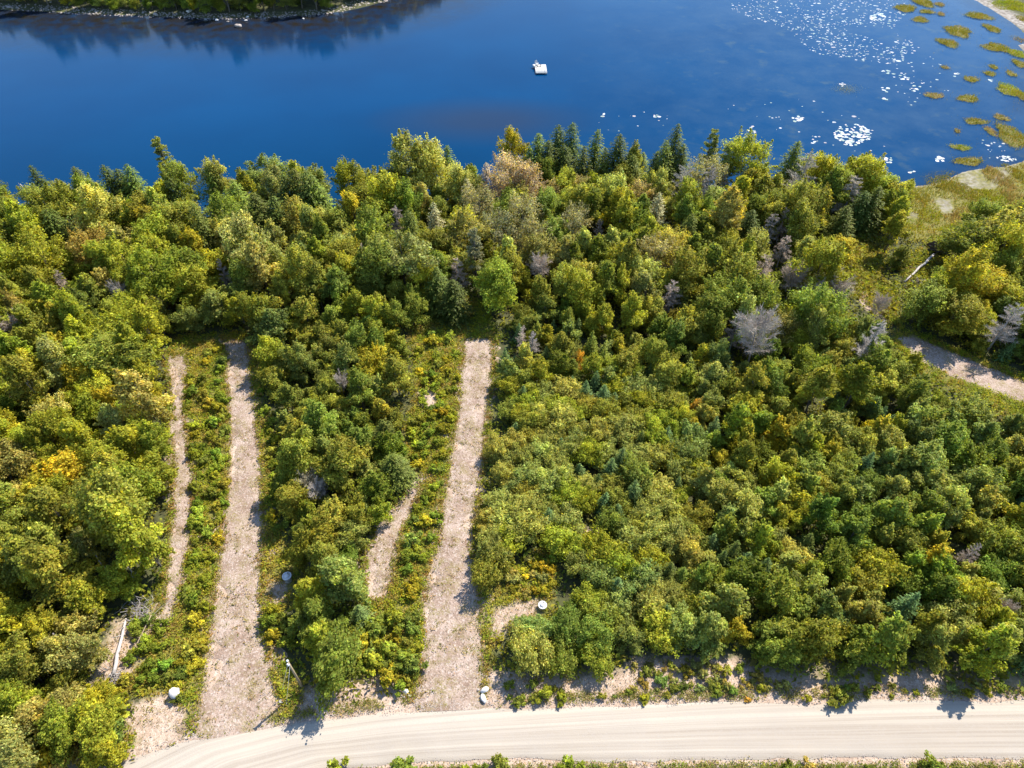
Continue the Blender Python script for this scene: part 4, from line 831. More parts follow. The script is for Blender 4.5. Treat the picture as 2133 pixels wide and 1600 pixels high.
# loose stones on the tracks, bank and verge: real lumps, far too many to count
def pebbles(name, label, x, y, lo, hi, mat, rng, lift=.06):
    n = len(x); s = np.exp(rng.uniform(math.log(lo), math.log(hi), n)); base = np.array([(1, 0, 0), (0, 1, 0), (-1, 0, 0), (0, -1, 0), (.25, .2, .8)], float)
    V = base[None] * s[:, None, None] * rng.uniform(.65, 1.3, (n, 5, 3)); a = rng.uniform(0, 6.28, n); ca, sa = np.cos(a)[:, None], np.sin(a)[:, None]
    V = np.stack([V[..., 0] * ca - V[..., 1] * sa, V[..., 0] * sa + V[..., 1] * ca, V[..., 2]], -1); V += np.stack([x, y, gz(x, y) + lift], -1)[:, None]
    T = (np.array([(0, 1, 4), (1, 2, 4), (2, 3, 4), (3, 0, 4)])[None] + np.arange(n)[:, None, None] * 5).reshape(-1, 3)
    tag(link(name, mesh_np(name, V.reshape(-1, 3), None, T, mat)), label, None, None, 'stuff')
tr = lambda x, y, px, py: any_in(px, py, [TRACK_L, TRACK_R, NARROW_L, NARROW_R, BANK, PATCH_POLE, PATCH_WELL, PATCH_CORNER]) & (sdist(x, y, ROAD_W) < -.1)
x, y = ground_points(26000, rg, tr, (-60, 75, 24, 100)); pebbles('track_stones', 'loose grey and pink stones scattered on the tracks and bank', x, y, .03, .10, M_ROCK, rg, .07)
rs = lambda x, y, px, py: (np.abs(sdist(x, y, ROAD_W)) < .9)
x, y = ground_points(40000, rg, rs, (-60, 75, 17, 34)); pebbles('road_stones', 'small loose stones along the road edges', x, y, .03, .09, M_ROCK, rg, .09)
fs = lambda x, y, px, py: (np.abs(sdist(x, y, FAR) - 1.0) < 2.6)
x, y = ground_points(60000, rg, fs, (-260, -20, 225, 330)); k = rg.random(len(x)) < .55; pebbles('shore_stones', 'pale and brown stones along the far shore', x[k], y[k], .15, .5, M_ROCK, rg, .02)

# ------------------------------------------------------------------ marsh: grass islands and mats, lily pads, reeds
def grass_mat(name, label, cat, group, px, py, hw, hh, pal, seed, z=WATER_Z, hgt=.55, dens=26, base=True, on_land=False):
    rng = np.random.default_rng(seed); cx, cy = at(px, py, z); ax = abs(at(px + hw, py, z)[0] - cx); ay = abs(at(px, py - hh, z)[1] - at(px, py + hh, z)[1]) / 2
    root = thing(name, label, cat, (cx, cy, z), 0, group)
    ph = rng.uniform(0, 6.28, 4); fr = lambda a: 1 + .16 * np.sin(2 * a + ph[0]) + .13 * np.sin(3 * a + ph[1]) + .08 * np.sin(5 * a + ph[2]) + .05 * np.sin(9 * a + ph[3])
    zt = (lambda X, Y: gz(X + cx, Y + cy) - z + .03) if on_land else (lambda X, Y: np.full(X.shape, .14))
    if base:
        k = 36; a = np.arange(k) / k * 6.283; R = fr(a); V = [(0, 0, .16)]
        for q, h in ((.5, .15), (.78, .06), (.92, -.25)): V += [(ax * R[i] * q * math.cos(a[i]), ay * R[i] * q * math.sin(a[i]), h) for i in range(k)]
        V = np.array(V)
        if on_land: V[:, 2] = zt(V[:, 0], V[:, 1]) + np.r_[.05, np.full(k, .05), np.full(k, .03), np.full(k, -.2)]
        T = [(0, 1 + i, 1 + (i + 1) % k) for i in range(k)]; Q = [(1 + r * k + i, 1 + (r + 1) * k + i, 1 + (r + 1) * k + (i + 1) % k, 1 + r * k + (i + 1) % k) for r in (0, 1) for i in range(k)]
        mb = MB().add(V, Q, T); link('peat_base', mb.mesh('peat_base', M_PEAT, True), root)
    n = int(min(max(ax * ay * 3.14 * dens, 120), 5200)); a = rng.uniform(0, 6.283, n); q = np.sqrt(rng.random(n)) * np.where(rng.random(n) < .14, 1.22, 1.0); R = fr(a)
    X, Y = ax * R * q * np.cos(a), ay * R * q * np.sin(a); f = np.clip(fbm(X + cx, Y + cy, 3.0, seed) * 1.5 - .25 + rng.normal(0, .1, n), 0, .999); pal = np.array(pal)
    col = pal[(f * len(pal)).astype(int)] * tints(n, rng, None, .2, .08)
    V, T, col = blades(X, Y, zt(X, Y), hgt * rng.uniform(.5, 1.1, n) * (1.05 - .5 * q ** 3), .05 + .02 * min(ax, 4) / 4, .55, col, rng)
    link('grass_blades', mesh_np('grass_blades', V, None, T, M_BLADE, col), root)['kind'] = 'stuff'
    return root
PAL_G = [(.16, .15, .025), (.22, .18, .03), (.13, .15, .02), (.26, .19, .05), (.17, .18, .025)]
PAL_B = [(.20, .14, .07), (.26, .18, .10), (.17, .15, .05), (.30, .22, .14)]
PAL_Y = [(.20, .24, .015), (.16, .21, .02), (.25, .25, .02), (.19, .20, .03)]
ISL = [(1886, 18, 23, 8, PAL_G, 'long low grass islet nearest the lily field'), (1923, 6, 22, 9, PAL_G, 'grass islet cut by the top of the view'), (1957, 10, 9, 5, PAL_B, 'small rusty islet beside the cut-off islet'), (1917, 42, 15, 7, PAL_G, 'compact round bright islet in open water'),
       (1931, 25, 14, 5, PAL_G, 'thin islet joining the long low islet'), (1960, 30, 8, 4, PAL_B, 'faint brown tussock near the sandy spit'), (1995, 66, 28, 12, PAL_G, 'broad lumpy islet with grey hollow on top'), (1974, 90, 22, 9, PAL_G, 'hooked islet with a lily pad at its tip'), (2038, 34, 26, 8, PAL_G, 'bright islet lying against the sandy spit'),
       (2065, 60, 15, 9, PAL_G, 'dull ragged islet below the sandy spit'), (2075, 100, 25, 11, PAL_G, 'wide flat islet in the marsh corner'), (2117, 112, 18, 10, PAL_Y, 'yellow islet touching the wide flat islet'), (2122, 133, 12, 9, PAL_G, 'squat islet under the yellow islet'), (2069, 140, 8, 6, PAL_G, 'small tussock above the reed sliver'), (2061, 154, 14, 5, PAL_G, 'reed sliver beside white lily pads'),
       (2023, 166, 15, 7, PAL_G, 'neat oval islet with pads to one side'), (2102, 188, 21, 16, PAL_Y, 'largest tear-shaped islet in the marsh channel'), (2106, 154, 8, 8, PAL_G, 'neck of grass above the tear-shaped islet'), (1945, 200, 19, 7, PAL_B, 'sparse thin islet furthest out in the lake'), (2016, 206, 24, 8, PAL_G, 'crooked islet with a raised hump'), (1968, 141, 8, 4, PAL_B, 'brown reed tuft among scattered pads'),
       (2032, 254, 23, 8, PAL_G, 'dark oval islet alone in blue water'), (2000, 308, 21, 7, PAL_Y, 'narrow slanting islet off the mudflat'), (2017, 337, 33, 9, PAL_G, 'long ochre islet touching the mudflat'), (1994, 274, 6, 4, PAL_B, 'tiny tussock between two islets'), (2108, 285, 32, 26, PAL_G, 'large meadow islet at the marsh channel'), (2086, 246, 14, 8, PAL_B, 'brown fringe islet above the meadow islet'), (2062, 274, 11, 10, PAL_B, 'pale scrubby islet between channel and lake'), (2128, 200, 14, 14, PAL_G, 'grassy point at the marsh edge')]
for i, (a, b, hw, hh, pal, lab) in enumerate(ISL): grass_mat('grass_island', lab, 'grass islet', 'grass islets in the marshy bay', a, b, hw, hh, pal, 900 + i)
MATS = [(1945, 362, 42, 15, PAL_G, .6, 'olive reed bed jutting into the lake'), (1975, 385, 34, 15, PAL_G, .6, 'olive reed bed behind the jutting one'), (2022, 402, 36, 18, PAL_G, .5, 'olive meadow patch beside the pale mud tongue'), (2062, 408, 36, 20, PAL_Y, .5, 'vivid yellow-green meadow patch'), (2055, 432, 40, 16, PAL_Y, .5, 'vivid meadow patch edging the wood'), (1912, 410, 28, 20, PAL_G, .5, 'dull reed bed beside the shore bushes'),
        (2079, 368, 20, 26, PAL_B, .9, 'rusty shrubby hummock on the mudflat'), (2120, 362, 16, 24, PAL_G, .8, 'green hummock behind the rusty one'), (2122, 420, 24, 30, PAL_B, .9, 'large brown scrub mound at the marsh side'), (1935, 448, 30, 16, PAL_Y, .5, 'bright sedge patch below the pale mud tongue'), (2010, 452, 44, 18, PAL_B, .5, 'tawny sedge sweep before the wood'), (1990, 478, 36, 14, PAL_Y, .5, 'yellow sedge patch above the uprooted tree'), (1905, 470, 28, 12, PAL_Y, .5, 'yellow sedge patch by the leafy edge'), (1962, 505, 26, 12, PAL_Y, .5, 'lime sedge around the upturned roots'), (2080, 460, 40, 14, PAL_G, .5, 'green sedge below the vivid meadow'), (2112, 12, 34, 14, PAL_Y, .6, 'grass bank above the sandy spit'), (2134, 40, 14, 8, PAL_G, .6, 'grass strip ending the sandy spit'), (2118, 78, 14, 8, PAL_B, .5, 'tawny patch below the sandy spit')]
for i, (a, b, hw, hh, pal, h, lab) in enumerate(MATS): grass_mat('sedge_patch', lab, 'sedge patch', 'sedge patches on the marsh', a, b, hw, hh, pal, 960 + i, -.55, h, 24, False, True)
mg = lambda x, y, px, py: inside(px, py, MARSH) & (land_d(x, y) > .3) & ~any_in(px, py, [MUD_A, MUD_B, MUD_C]) | inside(px, py, GLADE)
x, y = ground_points(90000, rg, mg, (50, 130, 80, 190)); n = len(x); f = np.clip((fbm(x, y, 5, 12) - .2) / .6 * 5, 0, 4.99).astype(int)
col = np.array([(.13, .115, .025), (.20, .155, .04), (.17, .165, .022), (.24, .18, .06), (.22, .20, .024)])[f] * tints(n, rg, None, .2, .08)
V, T, col = blades(x, y, gz(x, y), rg.uniform(.3, .7, n), .07, .7, col, rg)
tag(link('marsh_grass', mesh_np('marsh_grass', V, None, T, M_BLADE, col)), 'olive and tawny sedge covering the marsh ground', None, None, 'stuff')
# lily pads
def pad_mesh(rng, r, col):
    a = np.linspace(.25, 2 * math.pi - .05, 11); V = np.vstack([[0, 0, .012], np.stack([r * np.cos(a), r * np.sin(a), .008 + .03 * r * rng.random(11)], -1)])
    return V, [(0, i, i + 1) for i in range(1, 11)], np.tile(col, (10, 1))
PAD_GLINT = [(.30, .30, .28), (.36, .355, .35), (.21, .235, .19), (.31, .26, .23), (.15, .19, .13)]  # pale greys: the sky's glint on the pads is put into their colour
pr = np.random.default_rng(15)
PADS = []
for i in range(6):
    V, T, c = pad_mesh(pr, 1.0, np.array(PAD_GLINT[i % 5])); PADS.append(mesh_np('lily_pad', V, None, T, M_PAD, c))
def lily(px, py, r, label, group='pale lily pads on the lake'):
    x, y = at(px, py, WATER_Z); o = link('lily_pad', PADS[RNG.randrange(6)]); o.location = (x, y, WATER_Z + .01 + RNG.random() * .015); o.scale = (r * RNG.uniform(.8, 1.3), r, r * .8)
    o.rotation_euler = (RNG.gauss(0, .05), RNG.gauss(0, .05), RNG.uniform(0, 6.28)); tag(o, label, 'lily pad', group)
def cluster(cx, cy, hw, hh, n, r, label):
    for i in range(n):
        a, q = RNG.uniform(0, 6.283), math.sqrt(RNG.random()); lily(cx + hw * q * math.cos(a), cy + hh * q * math.sin(a), r * RNG.uniform(.7, 1.35), label)
cluster(1775, 281, 37, 23, 130, .36, 'pale pad in the big dense lily patch')
cluster(1828, 36, 16, 9, 40, .5, 'pale pad in the round far lily patch')
for cx, cy, hw, hh, n, lab in ((1662, 248, 13, 6, 12, 'pale pad in the double lily clump above the dead snag'), (1755, 176, 5, 4, 5, 'pale pad in the clump beside the reed shimmer'), (1844, 186, 9, 6, 9, 'pale pad in the tight clump between islets'), (1842, 206, 5, 5, 5, 'pale pad in the small cross-shaped clump'), (1884, 160, 11, 9, 10, 'pale pad in the loose upright clump'), (1905, 184, 13, 7, 9, 'pale pad in the ring-shaped clump'), (1694, 295, 5, 5, 5, 'pale pad in the clump left of the dense patch'), (1853, 333, 13, 6, 8, 'pale pad in the clump before the leafy point'), (1845, 150, 9, 4, 7, 'pale pad in the clump under the lily field'), (1958, 331, 10, 6, 14, 'pale pad in the starry clump off the mudflat'), (2095, 330, 10, 7, 10, 'pale pad in the channel clump by the hummock'), (1255, 238, 9, 5, 6, 'pale pad in the clump off the spruce row'), (1368, 242, 8, 3, 5, 'pale pad in the clump beside the open shallows'), (1568, 270, 12, 10, 8, 'pale pad scattered off the pale pine'), (1994, 157, 10, 6, 8, 'pale pad beside the neat oval islet'), (2062, 168, 7, 3, 5, 'pale pad below the reed sliver'), (1899, 358, 6, 3, 5, 'pale pad off the jutting reed bed')):
    cluster(cx, cy, hw, hh, n, .36, lab)
def lily_field():
    V, T, Cc = [], [], []; c = 0
    fields = [([(1520, 8), (1600, -5), (1880, -5), (1900, 20), (1860, 60), (1760, 55), (1700, 60), (1640, 62), (1570, 40), (1525, 20)], 620), ([(1640, 45), (1760, 60), (1840, 90), (1900, 80), (1910, 110), (1860, 135), (1800, 128), (1740, 118), (1690, 110), (1650, 75)], 380), ([(1500, 220), (1640, 280), (1840, 330), (1870, 290), (1720, 200)], 40), ([(1870, 60), (1960, 130), (1980, 190), (1880, 230), (1850, 120)], 60), ([(1230, 225), (1400, 230), (1390, 280), (1240, 270)], 12), ([(2040, 290), (2100, 300), (2120, 340), (2060, 330)], 30)]
    for poly, n in fields:
        xs = [p[0] for p in poly]; ys = [p[1] for p in poly]; a = pr.uniform(min(xs), max(xs), n * 3); b = pr.uniform(min(ys), max(ys), n * 3); k = inside(a, b, poly); a, b = a[k][:n], b[k][:n]
        for u, v in zip(a, b):
            x, y = at(u, v, WATER_Z); r = .20 * math.exp(pr.normal(0, .4)); v3, t3, cc = pad_mesh(pr, r, np.array(PAD_GLINT[pr.integers(0, 5)]) * pr.uniform(.6, 1.0)); v3 = np.array(v3) * np.array([1.15, 1, 1])
            V.append(v3 + np.array([x, y, WATER_Z + .008])); T += [(p + c, q + c, s + c) for p, q, s in t3]; Cc.append(cc); c += len(v3)
    tag(link('lily_field', mesh_np('lily_field', np.vstack(V), None, T, M_PAD, np.vstack(Cc))), 'scattered specks of small lily pads across the bay', None, None, 'stuff')
lily_field()
def reed_patch():
    n = 900; u, v = np.clip(rg.normal(0, .5, n), -1.4, 1.4), np.clip(rg.normal(0, .45, n), -1.2, 1.2); P = np.array([at(1762 + 26 * i - 12 * j, 186 + 10 * j + 5 * i, WATER_Z) for i, j in zip(u, v)])
    col = np.array([(.20, .22, .20)]) * tints(n, rg, None, .15, .04); V, T, col = blades(P[:, 0], P[:, 1], np.full(n, WATER_Z), rg.uniform(.2, .7, n), .014, .6, col, rg)
    V = list(V); T = list(T); e = [(a + rg.normal(0, hw * 1.0), b + rg.normal(0, hh * 1.2)) for a, b, hw, hh, _p, _l in ISL for _k in range(70)]; E = np.array([at(a, b, WATER_Z) for a, b in e])
    c2 = np.array([(.17, .15, .05)]) * tints(len(E), rg, None, .25, .1); v2, t2, c2 = blades(E[:, 0], E[:, 1], np.full(len(E), WATER_Z), rg.uniform(.2, .5, len(E)), .03, .6, c2, rg); T = np.vstack([T, t2 + len(V)]); V = np.vstack([V, v2]); col = np.vstack([col, c2])
    tag(link('reeds', mesh_np('reeds', V, None, T, M_BLADE, col)), 'thin reeds standing in the water of the bay', None, None, 'stuff')
reed_patch()

# ------------------------------------------------------------------ objects
def rock(name, px, py, dims, label, mat, seed, rz=0, z=None, group=None, water=False):
    rng = np.random.default_rng(seed); n, m = 12, 8; V = []
    for i in range(m + 1):
        ph = math.pi * i / m
        for j in range(n):
            th = 2 * math.pi * j / n; V.append((math.sin(ph) * math.cos(th), math.sin(ph) * math.sin(th), math.cos(ph)))
    V = np.array(V); pl = norm(rng.normal(size=(9, 3)))
    for p in pl:                                          # planed facets
        d = V @ p; c = rng.uniform(.62, .85); k = d > c; V[k] -= np.outer(d[k] - c, p)
    V += norm(V) * (rng.normal(0, .02, (len(V), 1))); V *= np.array(dims) / 2
    i = np.arange(m)[:, None] * n; j = np.arange(n)[None]; k = (j + 1) % n; Q = np.stack([i + j, i + n + j, i + n + k, i + k], -1).reshape(-1, 4)
    x, y = at(px, py, dims[2] * .4 if not water else WATER_Z); o = link(name, mesh_np(name, V, Q, None, mat, None, False)); o.location = (x, y, (gz1(x, y) if not water else WATER_Z) + dims[2] * .30); o.rotation_euler.z = rz
    return tag(o, label, 'rock', group)
rock('boulder', 362, 1442, (1.35, 1.55, 1.7), 'big white boulder at the weedy end of the strip', M_WHITE_ROCK, 1, .4)
rock('boulder', 1009, 1436, (1.1, .8, .8), 'upper white boulder of the pair marking the wide track', M_WHITE_ROCK, 2, .3)
rock('boulder', 1007, 1455, (.7, 1.2, .7), 'lower white boulder of the pair marking the wide track', M_WHITE_ROCK, 3, .35)
rock('stone_block', 996, 1437, (.35, .35, .35), 'fist-like pink stone touching the white boulder pair', M_ROCK, 4)
rock('boulder', 845, 1440, (.75, .7, .6), 'pale stone opposite the white boulder pair', M_WHITE_ROCK, 5)
rock('stone_block', 853, 1449, (.5, .6, .4), 'smaller grey stone against the pale stone', M_ROCK, 6)
rock('stone_block', 841, 1452, (.4, .35, .3), 'flat grey stone below the pale stone', M_ROCK, 16)
rock('boulder', 308, 1352, (1.05, .8, .8), 'brown boulder in the weeds beside the fallen logs', M_ROCK, 7)
rock('boulder', 584, 1461, (.55, .5, .45), 'white stone lying in the shadow of the pole', M_WHITE_ROCK, 8)
rock('stone_block', 792, 1306, (.4, .4, .35), 'white stone in orange weeds by the crooked path', M_WHITE_ROCK, 9)
rock('stone_block', 460, 1140, (.4, .3, .3), 'grey stone edging the pinkish track', M_ROCK, 10)
for i, (a, b, s, lab) in enumerate(((497, 56, 2.2, 'large pale rock standing in the far shallows'), (512, 44, 1.1, 'small pale rock behind the large shallow rock'), (452, 43, 1.2, 'rock at the foot of the far stones'), (475, 46, .8, 'low rock between two far shallow rocks'), (516, 36, 1.0, 'pale rock on the far waterline'), (632, 40, .9, 'rock off the far stony bend'), (20, 17, 1.6, 'rock at the dim far end'), (110, 10, 2.4, 'sunlit flat rock beneath far trees'), (395, 27, 2.4, 'broad sunlit slab on the far shore'), (325, 32, 1.8, 'sunlit slab beside the far tree shadow'))):
    rock('shore_rock', a, b, (s * 1.3, s, s * .6), lab, M_WHITE_ROCK if i % 3 else M_ROCK, 30 + i, i, None, 'rocks of the far shore', True)

def log(name, a, b, r0, r1, label, mat=M_LOG, za=.1, zb=.1, stubs=5, seed=0, roots=0):
    rng = np.random.default_rng(seed); A = np.array([*at(*a, za), 0]); B = np.array([*at(*b, zb), 0]); A[2] = gz1(A[0], A[1]) + r0 * .8 + za; B[2] = gz1(B[0], B[1]) + r1 + zb
    root = thing(name, label, 'fallen log', tuple(A)); D = B - A; k = np.linspace(0, 1, 7)[:, None]; P = D * k; P[1:-1] += rng.normal(0, .08, (5, 3))
    link('stem', MB().tube(P, r0 + (r1 - r0) * k[:, 0], 8).mesh('stem', mat, True), root)
    for i in range(stubs):
        t = rng.uniform(.25, .95); s = D * t; d = norm(rng.normal(size=3) + np.array([0, 0, .5])) * rng.uniform(.5, 1.4)
        link('branch', MB().tube([s, s + d * .5 + rng.normal(0, .05, 3), s + d], [.05, .035, .012], 5).mesh('branch', mat, True), root)
    if roots:
        mb = MB()
        for i in range(roots):
            d = norm(np.cross(norm(D), rng.normal(size=3)) + rng.normal(0, .25, 3)) * rng.uniform(.4, 1.0) - norm(D) * .2; mb.tube([(0, 0, 0), d * .5 + rng.normal(0, .05, 3), d + np.array([0, 0, -.1])], [.09, .06, .015], 5)
        link('roots', mb.mesh('roots', mat, True), root)
    return root
log('fallen_log', (238, 1408), (264, 1290), .24, .13, 'thick bleached log lying in the clearing by the wood', M_LOG, .1, .4, 7, 1, 12)
log('fallen_log', (250, 1418), (316, 1282), .08, .05, 'thin peeled pole beside the thick bleached log', M_POLE, .1, .7, 1, 2)
log('fallen_log', (262, 1292), (310, 1286), .09, .05, 'grey log lying across the brush pile', M_DEAD, .5, .7, 5, 3)
log('fallen_log', (205, 1410), (238, 1385), .05, .03, 'bare branch by the root end of the thick log', M_DEAD, .1, .2, 3, 4)
log('fallen_log', (340, 1262), (392, 1228), .05, .03, 'thin stick lying across the foot of the narrow path', M_DEAD, .05, .05, 1, 5)
log('fallen_log', (305, 1285), (303, 1320), .04, .02, 'short peeled stick hanging below the brush pile', M_POLE, .3, .1, 0, 6)
log('fallen_log', (336, 828), (362, 808), .08, .05, 'grey log at the top of the narrow path', M_DEAD, .1, .2, 3, 7)
log('uprooted_tree', (1944, 532), (1884, 588), .26, .17, 'pale uprooted trunk leaning from its torn roots', M_LOG, .9, .4, 6, 8)
log('bleached_snag', (78, 445), (40, 380), .34, .12, 'bleached broken snag rising from the far wood', M_LOG, .5, 9.5, 14, 9)
log('fallen_log', (175, 1130), (225, 1190), .07, .04, 'thin white trunk leaning in the yellowing wood', M_LOG, 3.5, 2.5, 2, 10)
log('fallen_log', (110, 1320), (195, 1400), .10, .05, 'forked dead trunk leaning out of the yellowing wood', M_DEAD, 4.0, 1.0, 9, 11)
log('fallen_log', (265, 1180), (285, 1215), .07, .04, 'bare leaning branch above the brush pile', M_DEAD, 3.0, 1.5, 4, 12)
def brush_pile(px, py, n, R, h, label, seed):
    rng = np.random.default_rng(seed); x, y = at(px, py, .3); root = thing('brush_pile', label, 'brush pile', (x, y, gz1(x, y))); mb = MB()
    for i in range(n):
        c = np.array([*rng.normal(0, R * .45, 2), rng.uniform(.05, h)]); d = norm(rng.normal(size=3) * np.array([1, 1, .35])) * rng.uniform(.4, 1.1) * R * .6
        mb.tube([c - d, c + rng.normal(0, .06, 3), c + d], [.04, .03, .01], 4, False)
    o = link('branches', mb.mesh('branches', M_DEAD, True), root); o['kind'] = 'stuff'
    k = 14; a = np.arange(k) / k * 6.283; q = rng.uniform(.7, 1.1, k) * R * .8; V = np.vstack([[0, 0, h * .5], np.stack([q * np.cos(a), q * np.sin(a), 0 * a - .05], -1)])
    link('soil_heap', MB().add(V, (), [(0, 1 + i, 1 + (i + 1) % k) for i in range(k)]).mesh('soil_heap', M_ROOT, False), root)
brush_pile(288, 1272, 90, 1.6, .9, 'grey brush pile at the corner of the log clearing', 1)
brush_pile(242, 1412, 60, .9, .6, 'tangle of roots at the log end near the road', 2)
brush_pile(1915, 588, 60, 1.6, .8, 'brown brush tangle beside the uprooted trunk', 3)
def root_plate():
    x, y = at(1964, 522, 1.0); root = thing('root_plate', 'dark torn-up root plate standing behind the uprooted trunk', 'root plate', (x, y, gz1(x, y)), -.45); rng = np.random.default_rng(6)
    n, m = 26, 7; V = []
    for side in (0, 1):
        for r in range(m + 1):
            for j in range(n):
                a = 6.283 * j / n; q = r / m * (1 + .18 * math.sin(3 * a + 1) + .1 * math.sin(7 * a)); X = 3.3 * q * math.cos(a); Z = 1.2 + 1.35 * q * math.sin(a)
                V.append((X, (-.35 if side else .35) * (1 - (r / m) ** 2) + rng.normal(0, .08), max(Z, -.2)))
    Q = []
    for s in (0, 1):
        b = s * (m + 1) * n
        for r in range(m):
            for j in range(n):
                q = (b + r * n + j, b + r * n + (j + 1) % n, b + (r + 1) * n + (j + 1) % n, b + (r + 1) * n + j); Q.append(q if s else q[::-1])
    link('soil_disc', MB().add(V, Q).mesh('soil_disc', M_ROOT, False), root); mb = MB()
    for i in range(46):
        a = rng.uniform(0, 6.283); q = rng.uniform(.3, 1.0); p = np.array([3.2 * q * math.cos(a), -.35 * (1 - q), 1.2 + 1.3 * q * math.sin(a)]); d = np.array([math.cos(a) * .8, rng.uniform(-.9, -.1), math.sin(a) * .6]) * rng.uniform(.4, 1.0); mb.tube([p, p + d * .5, p + d + rng.normal(0, .1, 3)], [.06, .04, .012], 4, False)
    link('roots', mb.mesh('roots', M_DEAD, True), root)
root_plate()

def well(px, py, r, h, label, lid_label):
    x, y = at(px, py, h); z = gz1(x, y); root = thing('well_tank', label, 'well tank', (x, y, z), .6)
    link('tank_wall', MB().lathe([(r, -.15), (r, h - .12), (r + .05, h - .11), (r + .05, h), (r - .09, h), (r - .09, h - .1)], 28).mesh('tank_wall', M_CONCRETE, True), root)
    lid = link('lid', MB().lathe([(r - .09, h - .08), (r - .12, h - .02), (.28, h + .02), (.27, h + .08), (0.001, h + .09)], 28).mesh('lid', M_CONCRETE, True), root)
    lf = link('lifting_eye', MB().tube([(.32, .12, h), (.32, .12, h + .14), (.42, .2, h + .14), (.42, .2, h)], .035, 6).mesh('lifting_eye', M_STEEL, True), lid)
    hole = link('vent_hole', MB().lathe([(.10, h + .02), (.10, h + .05), (.001, h + .035)], 12).mesh('vent_hole', M_FLOAT, True), lid); hole.location = (.24, .24, 0)
well(597, 1199, .54, .9, 'round white tank in shade beside the pinkish track', '')
well(1130, 1260, .50, .6, 'sunlit round white well cover by the golden weeds', '')

def utility_pole():
    x, y = at(630, 1432, 0); z = gz1(x, y); Hh = 7.4; root = thing('utility_pole', 'lone wooden utility pole with two guy wires by the road', 'utility pole', (x, y, z))
    link('pole', MB().tube([(0, 0, -.5), (0, 0, Hh * .5), (0, 0, Hh)], [.15, .125, .10], 12).mesh('pole', M_POLE, True), root)
    link('cap', MB().lathe([(.13, Hh - .02), (.13, Hh + .03), (.001, Hh + .07)], 12).mesh('cap', M_STEEL, True), root)
    br = link('bracket', MB().box((0, -.18, Hh - .35), (.05, .18, .04)).box((0, -.16, Hh - .75), (.10, .10, .16)).mesh('bracket', M_STEEL), root)
    ins = link('insulator', MB().lathe([(.001, .0), (.07, .02), (.05, .07), (.08, .1), (.05, .16), (.001, .18)], 10).mesh('insulator', M_PLASTIC, True), br); ins.location = (0, -.3, Hh - .31)
    for (gx, gy), hz in (((587, 1440), Hh - .4), ((596, 1468), Hh - 1.3)):
        wx, wy = at(gx, gy, 0); g = gz1(wx, wy)
        w = link('guy_wire', MB().tube([(0, -.12, hz), ((wx - x) * .5, (wy - y) * .5 - .06, hz * .5 - .04), (wx - x, wy - y, g - z)], .022, 5).mesh('guy_wire', M_WIRE, True), root)
        link('anchor_rod', MB().tube([(wx - x, wy - y, g - z - .2), (wx - x - (wx - x) * .05, wy - y - (wy - y) * .05, g - z + hz * .05)], .035, 6).mesh('anchor_rod', M_STEEL, True), w)
utility_pole()

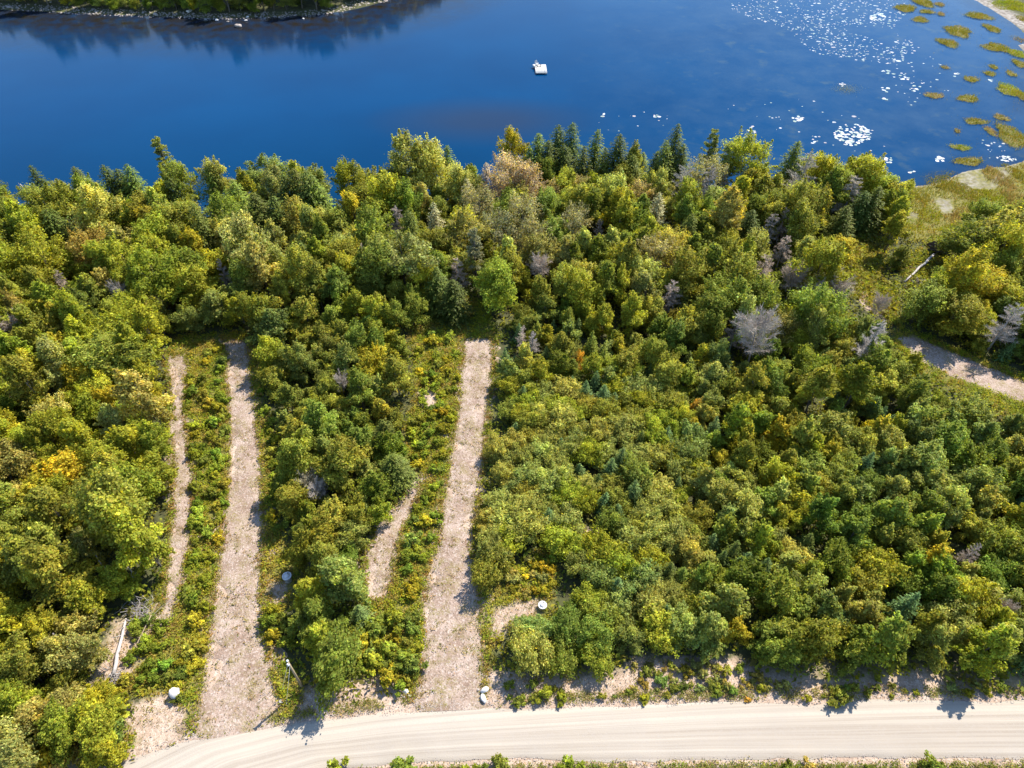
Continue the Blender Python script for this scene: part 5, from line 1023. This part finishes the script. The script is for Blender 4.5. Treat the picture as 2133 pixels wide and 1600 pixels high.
def raft():
    cs = [np.array(at(a, b, -.45)) for a, b in ((1112, 132.5), (1134, 133), (1142.5, 152.5), (1117.5, 155.5))]; c = sum(cs) / 4
    ex = ((cs[1] - cs[0]) + (cs[2] - cs[3])) / 2; w = np.linalg.norm(ex); rz = math.atan2(ex[1], ex[0]); l = max(min((np.linalg.norm(cs[0] - cs[3]) + np.linalg.norm(cs[1] - cs[2])) / 2, 6.5), 3)
    root = thing('swim_raft', 'white square swim raft floating in the open lake', 'swim raft', (c[0], c[1], WATER_Z), rz - .1)
    link('deck_frame', MB().box((0, 0, .34), (w / 2, l / 2, .09)).mesh('deck_frame', M_DECK), root)
    n = 12; pm = MB().box((0, 0, 0), (w / n / 2 - .012, l / 2 + .02, .022)).mesh('plank', M_DECK)
    for i in range(n): o = link('plank', pm, root); o.location = (-w / 2 + (i + .5) * w / n, 0, .455)
    fm = MB().tube([(0, -l / 2 + .25, 0), (0, l / 2 - .25, 0)], .26, 12).mesh('float', M_FLOAT, True)
    for sx in (-1, 1): o = link('float', fm, root); o.location = (sx * (w / 2 - .45), 0, .02)
    ld = MB()
    for s in (0, .45): ld.tube([(w / 2 - .75 + s, -l / 2 - .05, -.5), (w / 2 - .75 + s, -l / 2 - .05, 1.05), (w / 2 - .75 + s, -l / 2 + .35, 1.1), (w / 2 - .75 + s, -l / 2 + .4, .47)], .025, 6)
    for h in (-.2, .1, .4): ld.tube([(w / 2 - .75, -l / 2 - .05, h), (w / 2 - .3, -l / 2 - .05, h)], .022, 6)
    link('ladder', ld.mesh('ladder', M_STEEL, True), root)
    ca, sa = math.cos(rz - .1), math.sin(rz - .1); wp = lambda a, b: (c[0] + a * ca - b * sa, c[1] + a * sa + b * ca, WATER_Z + .48)
    ch = thing('deck_chair', 'white round-backed chair on the far corner of the raft', 'chair', wp(-w / 2 + .7, l / 2 - .7), rz + .5)
    link('seat', MB().box((0, 0, .40), (.42, .40, .04)).mesh('seat', M_PLASTIC), ch)
    a = np.linspace(0, math.pi, 9); V = [(-.46, .38, .42), (.46, .38, .42)] + [(.5 * math.cos(q), .52, 1.0 + .42 * math.sin(q)) for q in a]
    V += [(p[0], p[1] + .06, p[2]) for p in V]; F = [(0, 1, 2 + i, 3 + i) for i in range(8)]; bk = MB().add(V, (), [(0, 2 + i, 3 + i) for i in range(8)] + [(0, 1, 2)] + [(11, 14 + i, 13 + i) for i in range(8)] + [(11, 13, 12)])
    link('backrest', bk.mesh('backrest', M_PLASTIC), ch); lm = MB().tube([(0, 0, 0), (0, 0, .4)], .035, 6).mesh('leg', M_PLASTIC, True)
    for sx in (-.36, .36):
        for sy in (-.34, .34): o = link('leg', lm, ch); o.location = (sx, sy, 0)
    for s in (-1, 1): o = link('armrest', MB().box((s * .44, -.02, .66), (.05, .4, .025)).mesh('armrest', M_PLASTIC), ch)
    fr = thing('rail_frame', 'dark bent-tube rack standing on the raft deck', 'rack', wp(-w / 2 + 1.2, l / 2 - 2.0), rz + .2); a = np.linspace(0, 2 * math.pi, 17)
    link('ring', MB().tube(np.stack([.75 * np.cos(a), .5 * np.sin(a), .5 + .12 * np.sin(a)], -1), .06, 6, False).mesh('ring', M_BROWN, True), fr); lm2 = MB().tube([(0, 0, 0), (0, 0, .5)], .05, 6).mesh('leg', M_BROWN, True)
    for q in (.4, 1.9, 3.6, 5.1): o = link('leg', lm2, fr); o.location = (.72 * math.cos(q), .48 * math.sin(q), 0)
    bx = thing('storage_box', 'small white box hanging off the raft side', 'box', wp(-w / 2 - .25, l / 2 - 1.5), rz); link('box_body', MB().box((0, 0, .1), (.3, .6, .25)).mesh('box_body', M_PLASTIC), bx); link('lid', MB().box((0, 0, .38), (.33, .63, .03)).mesh('lid', M_DECK), bx)
raft()
print('PLANTS', len(PLANTS), COUNT)
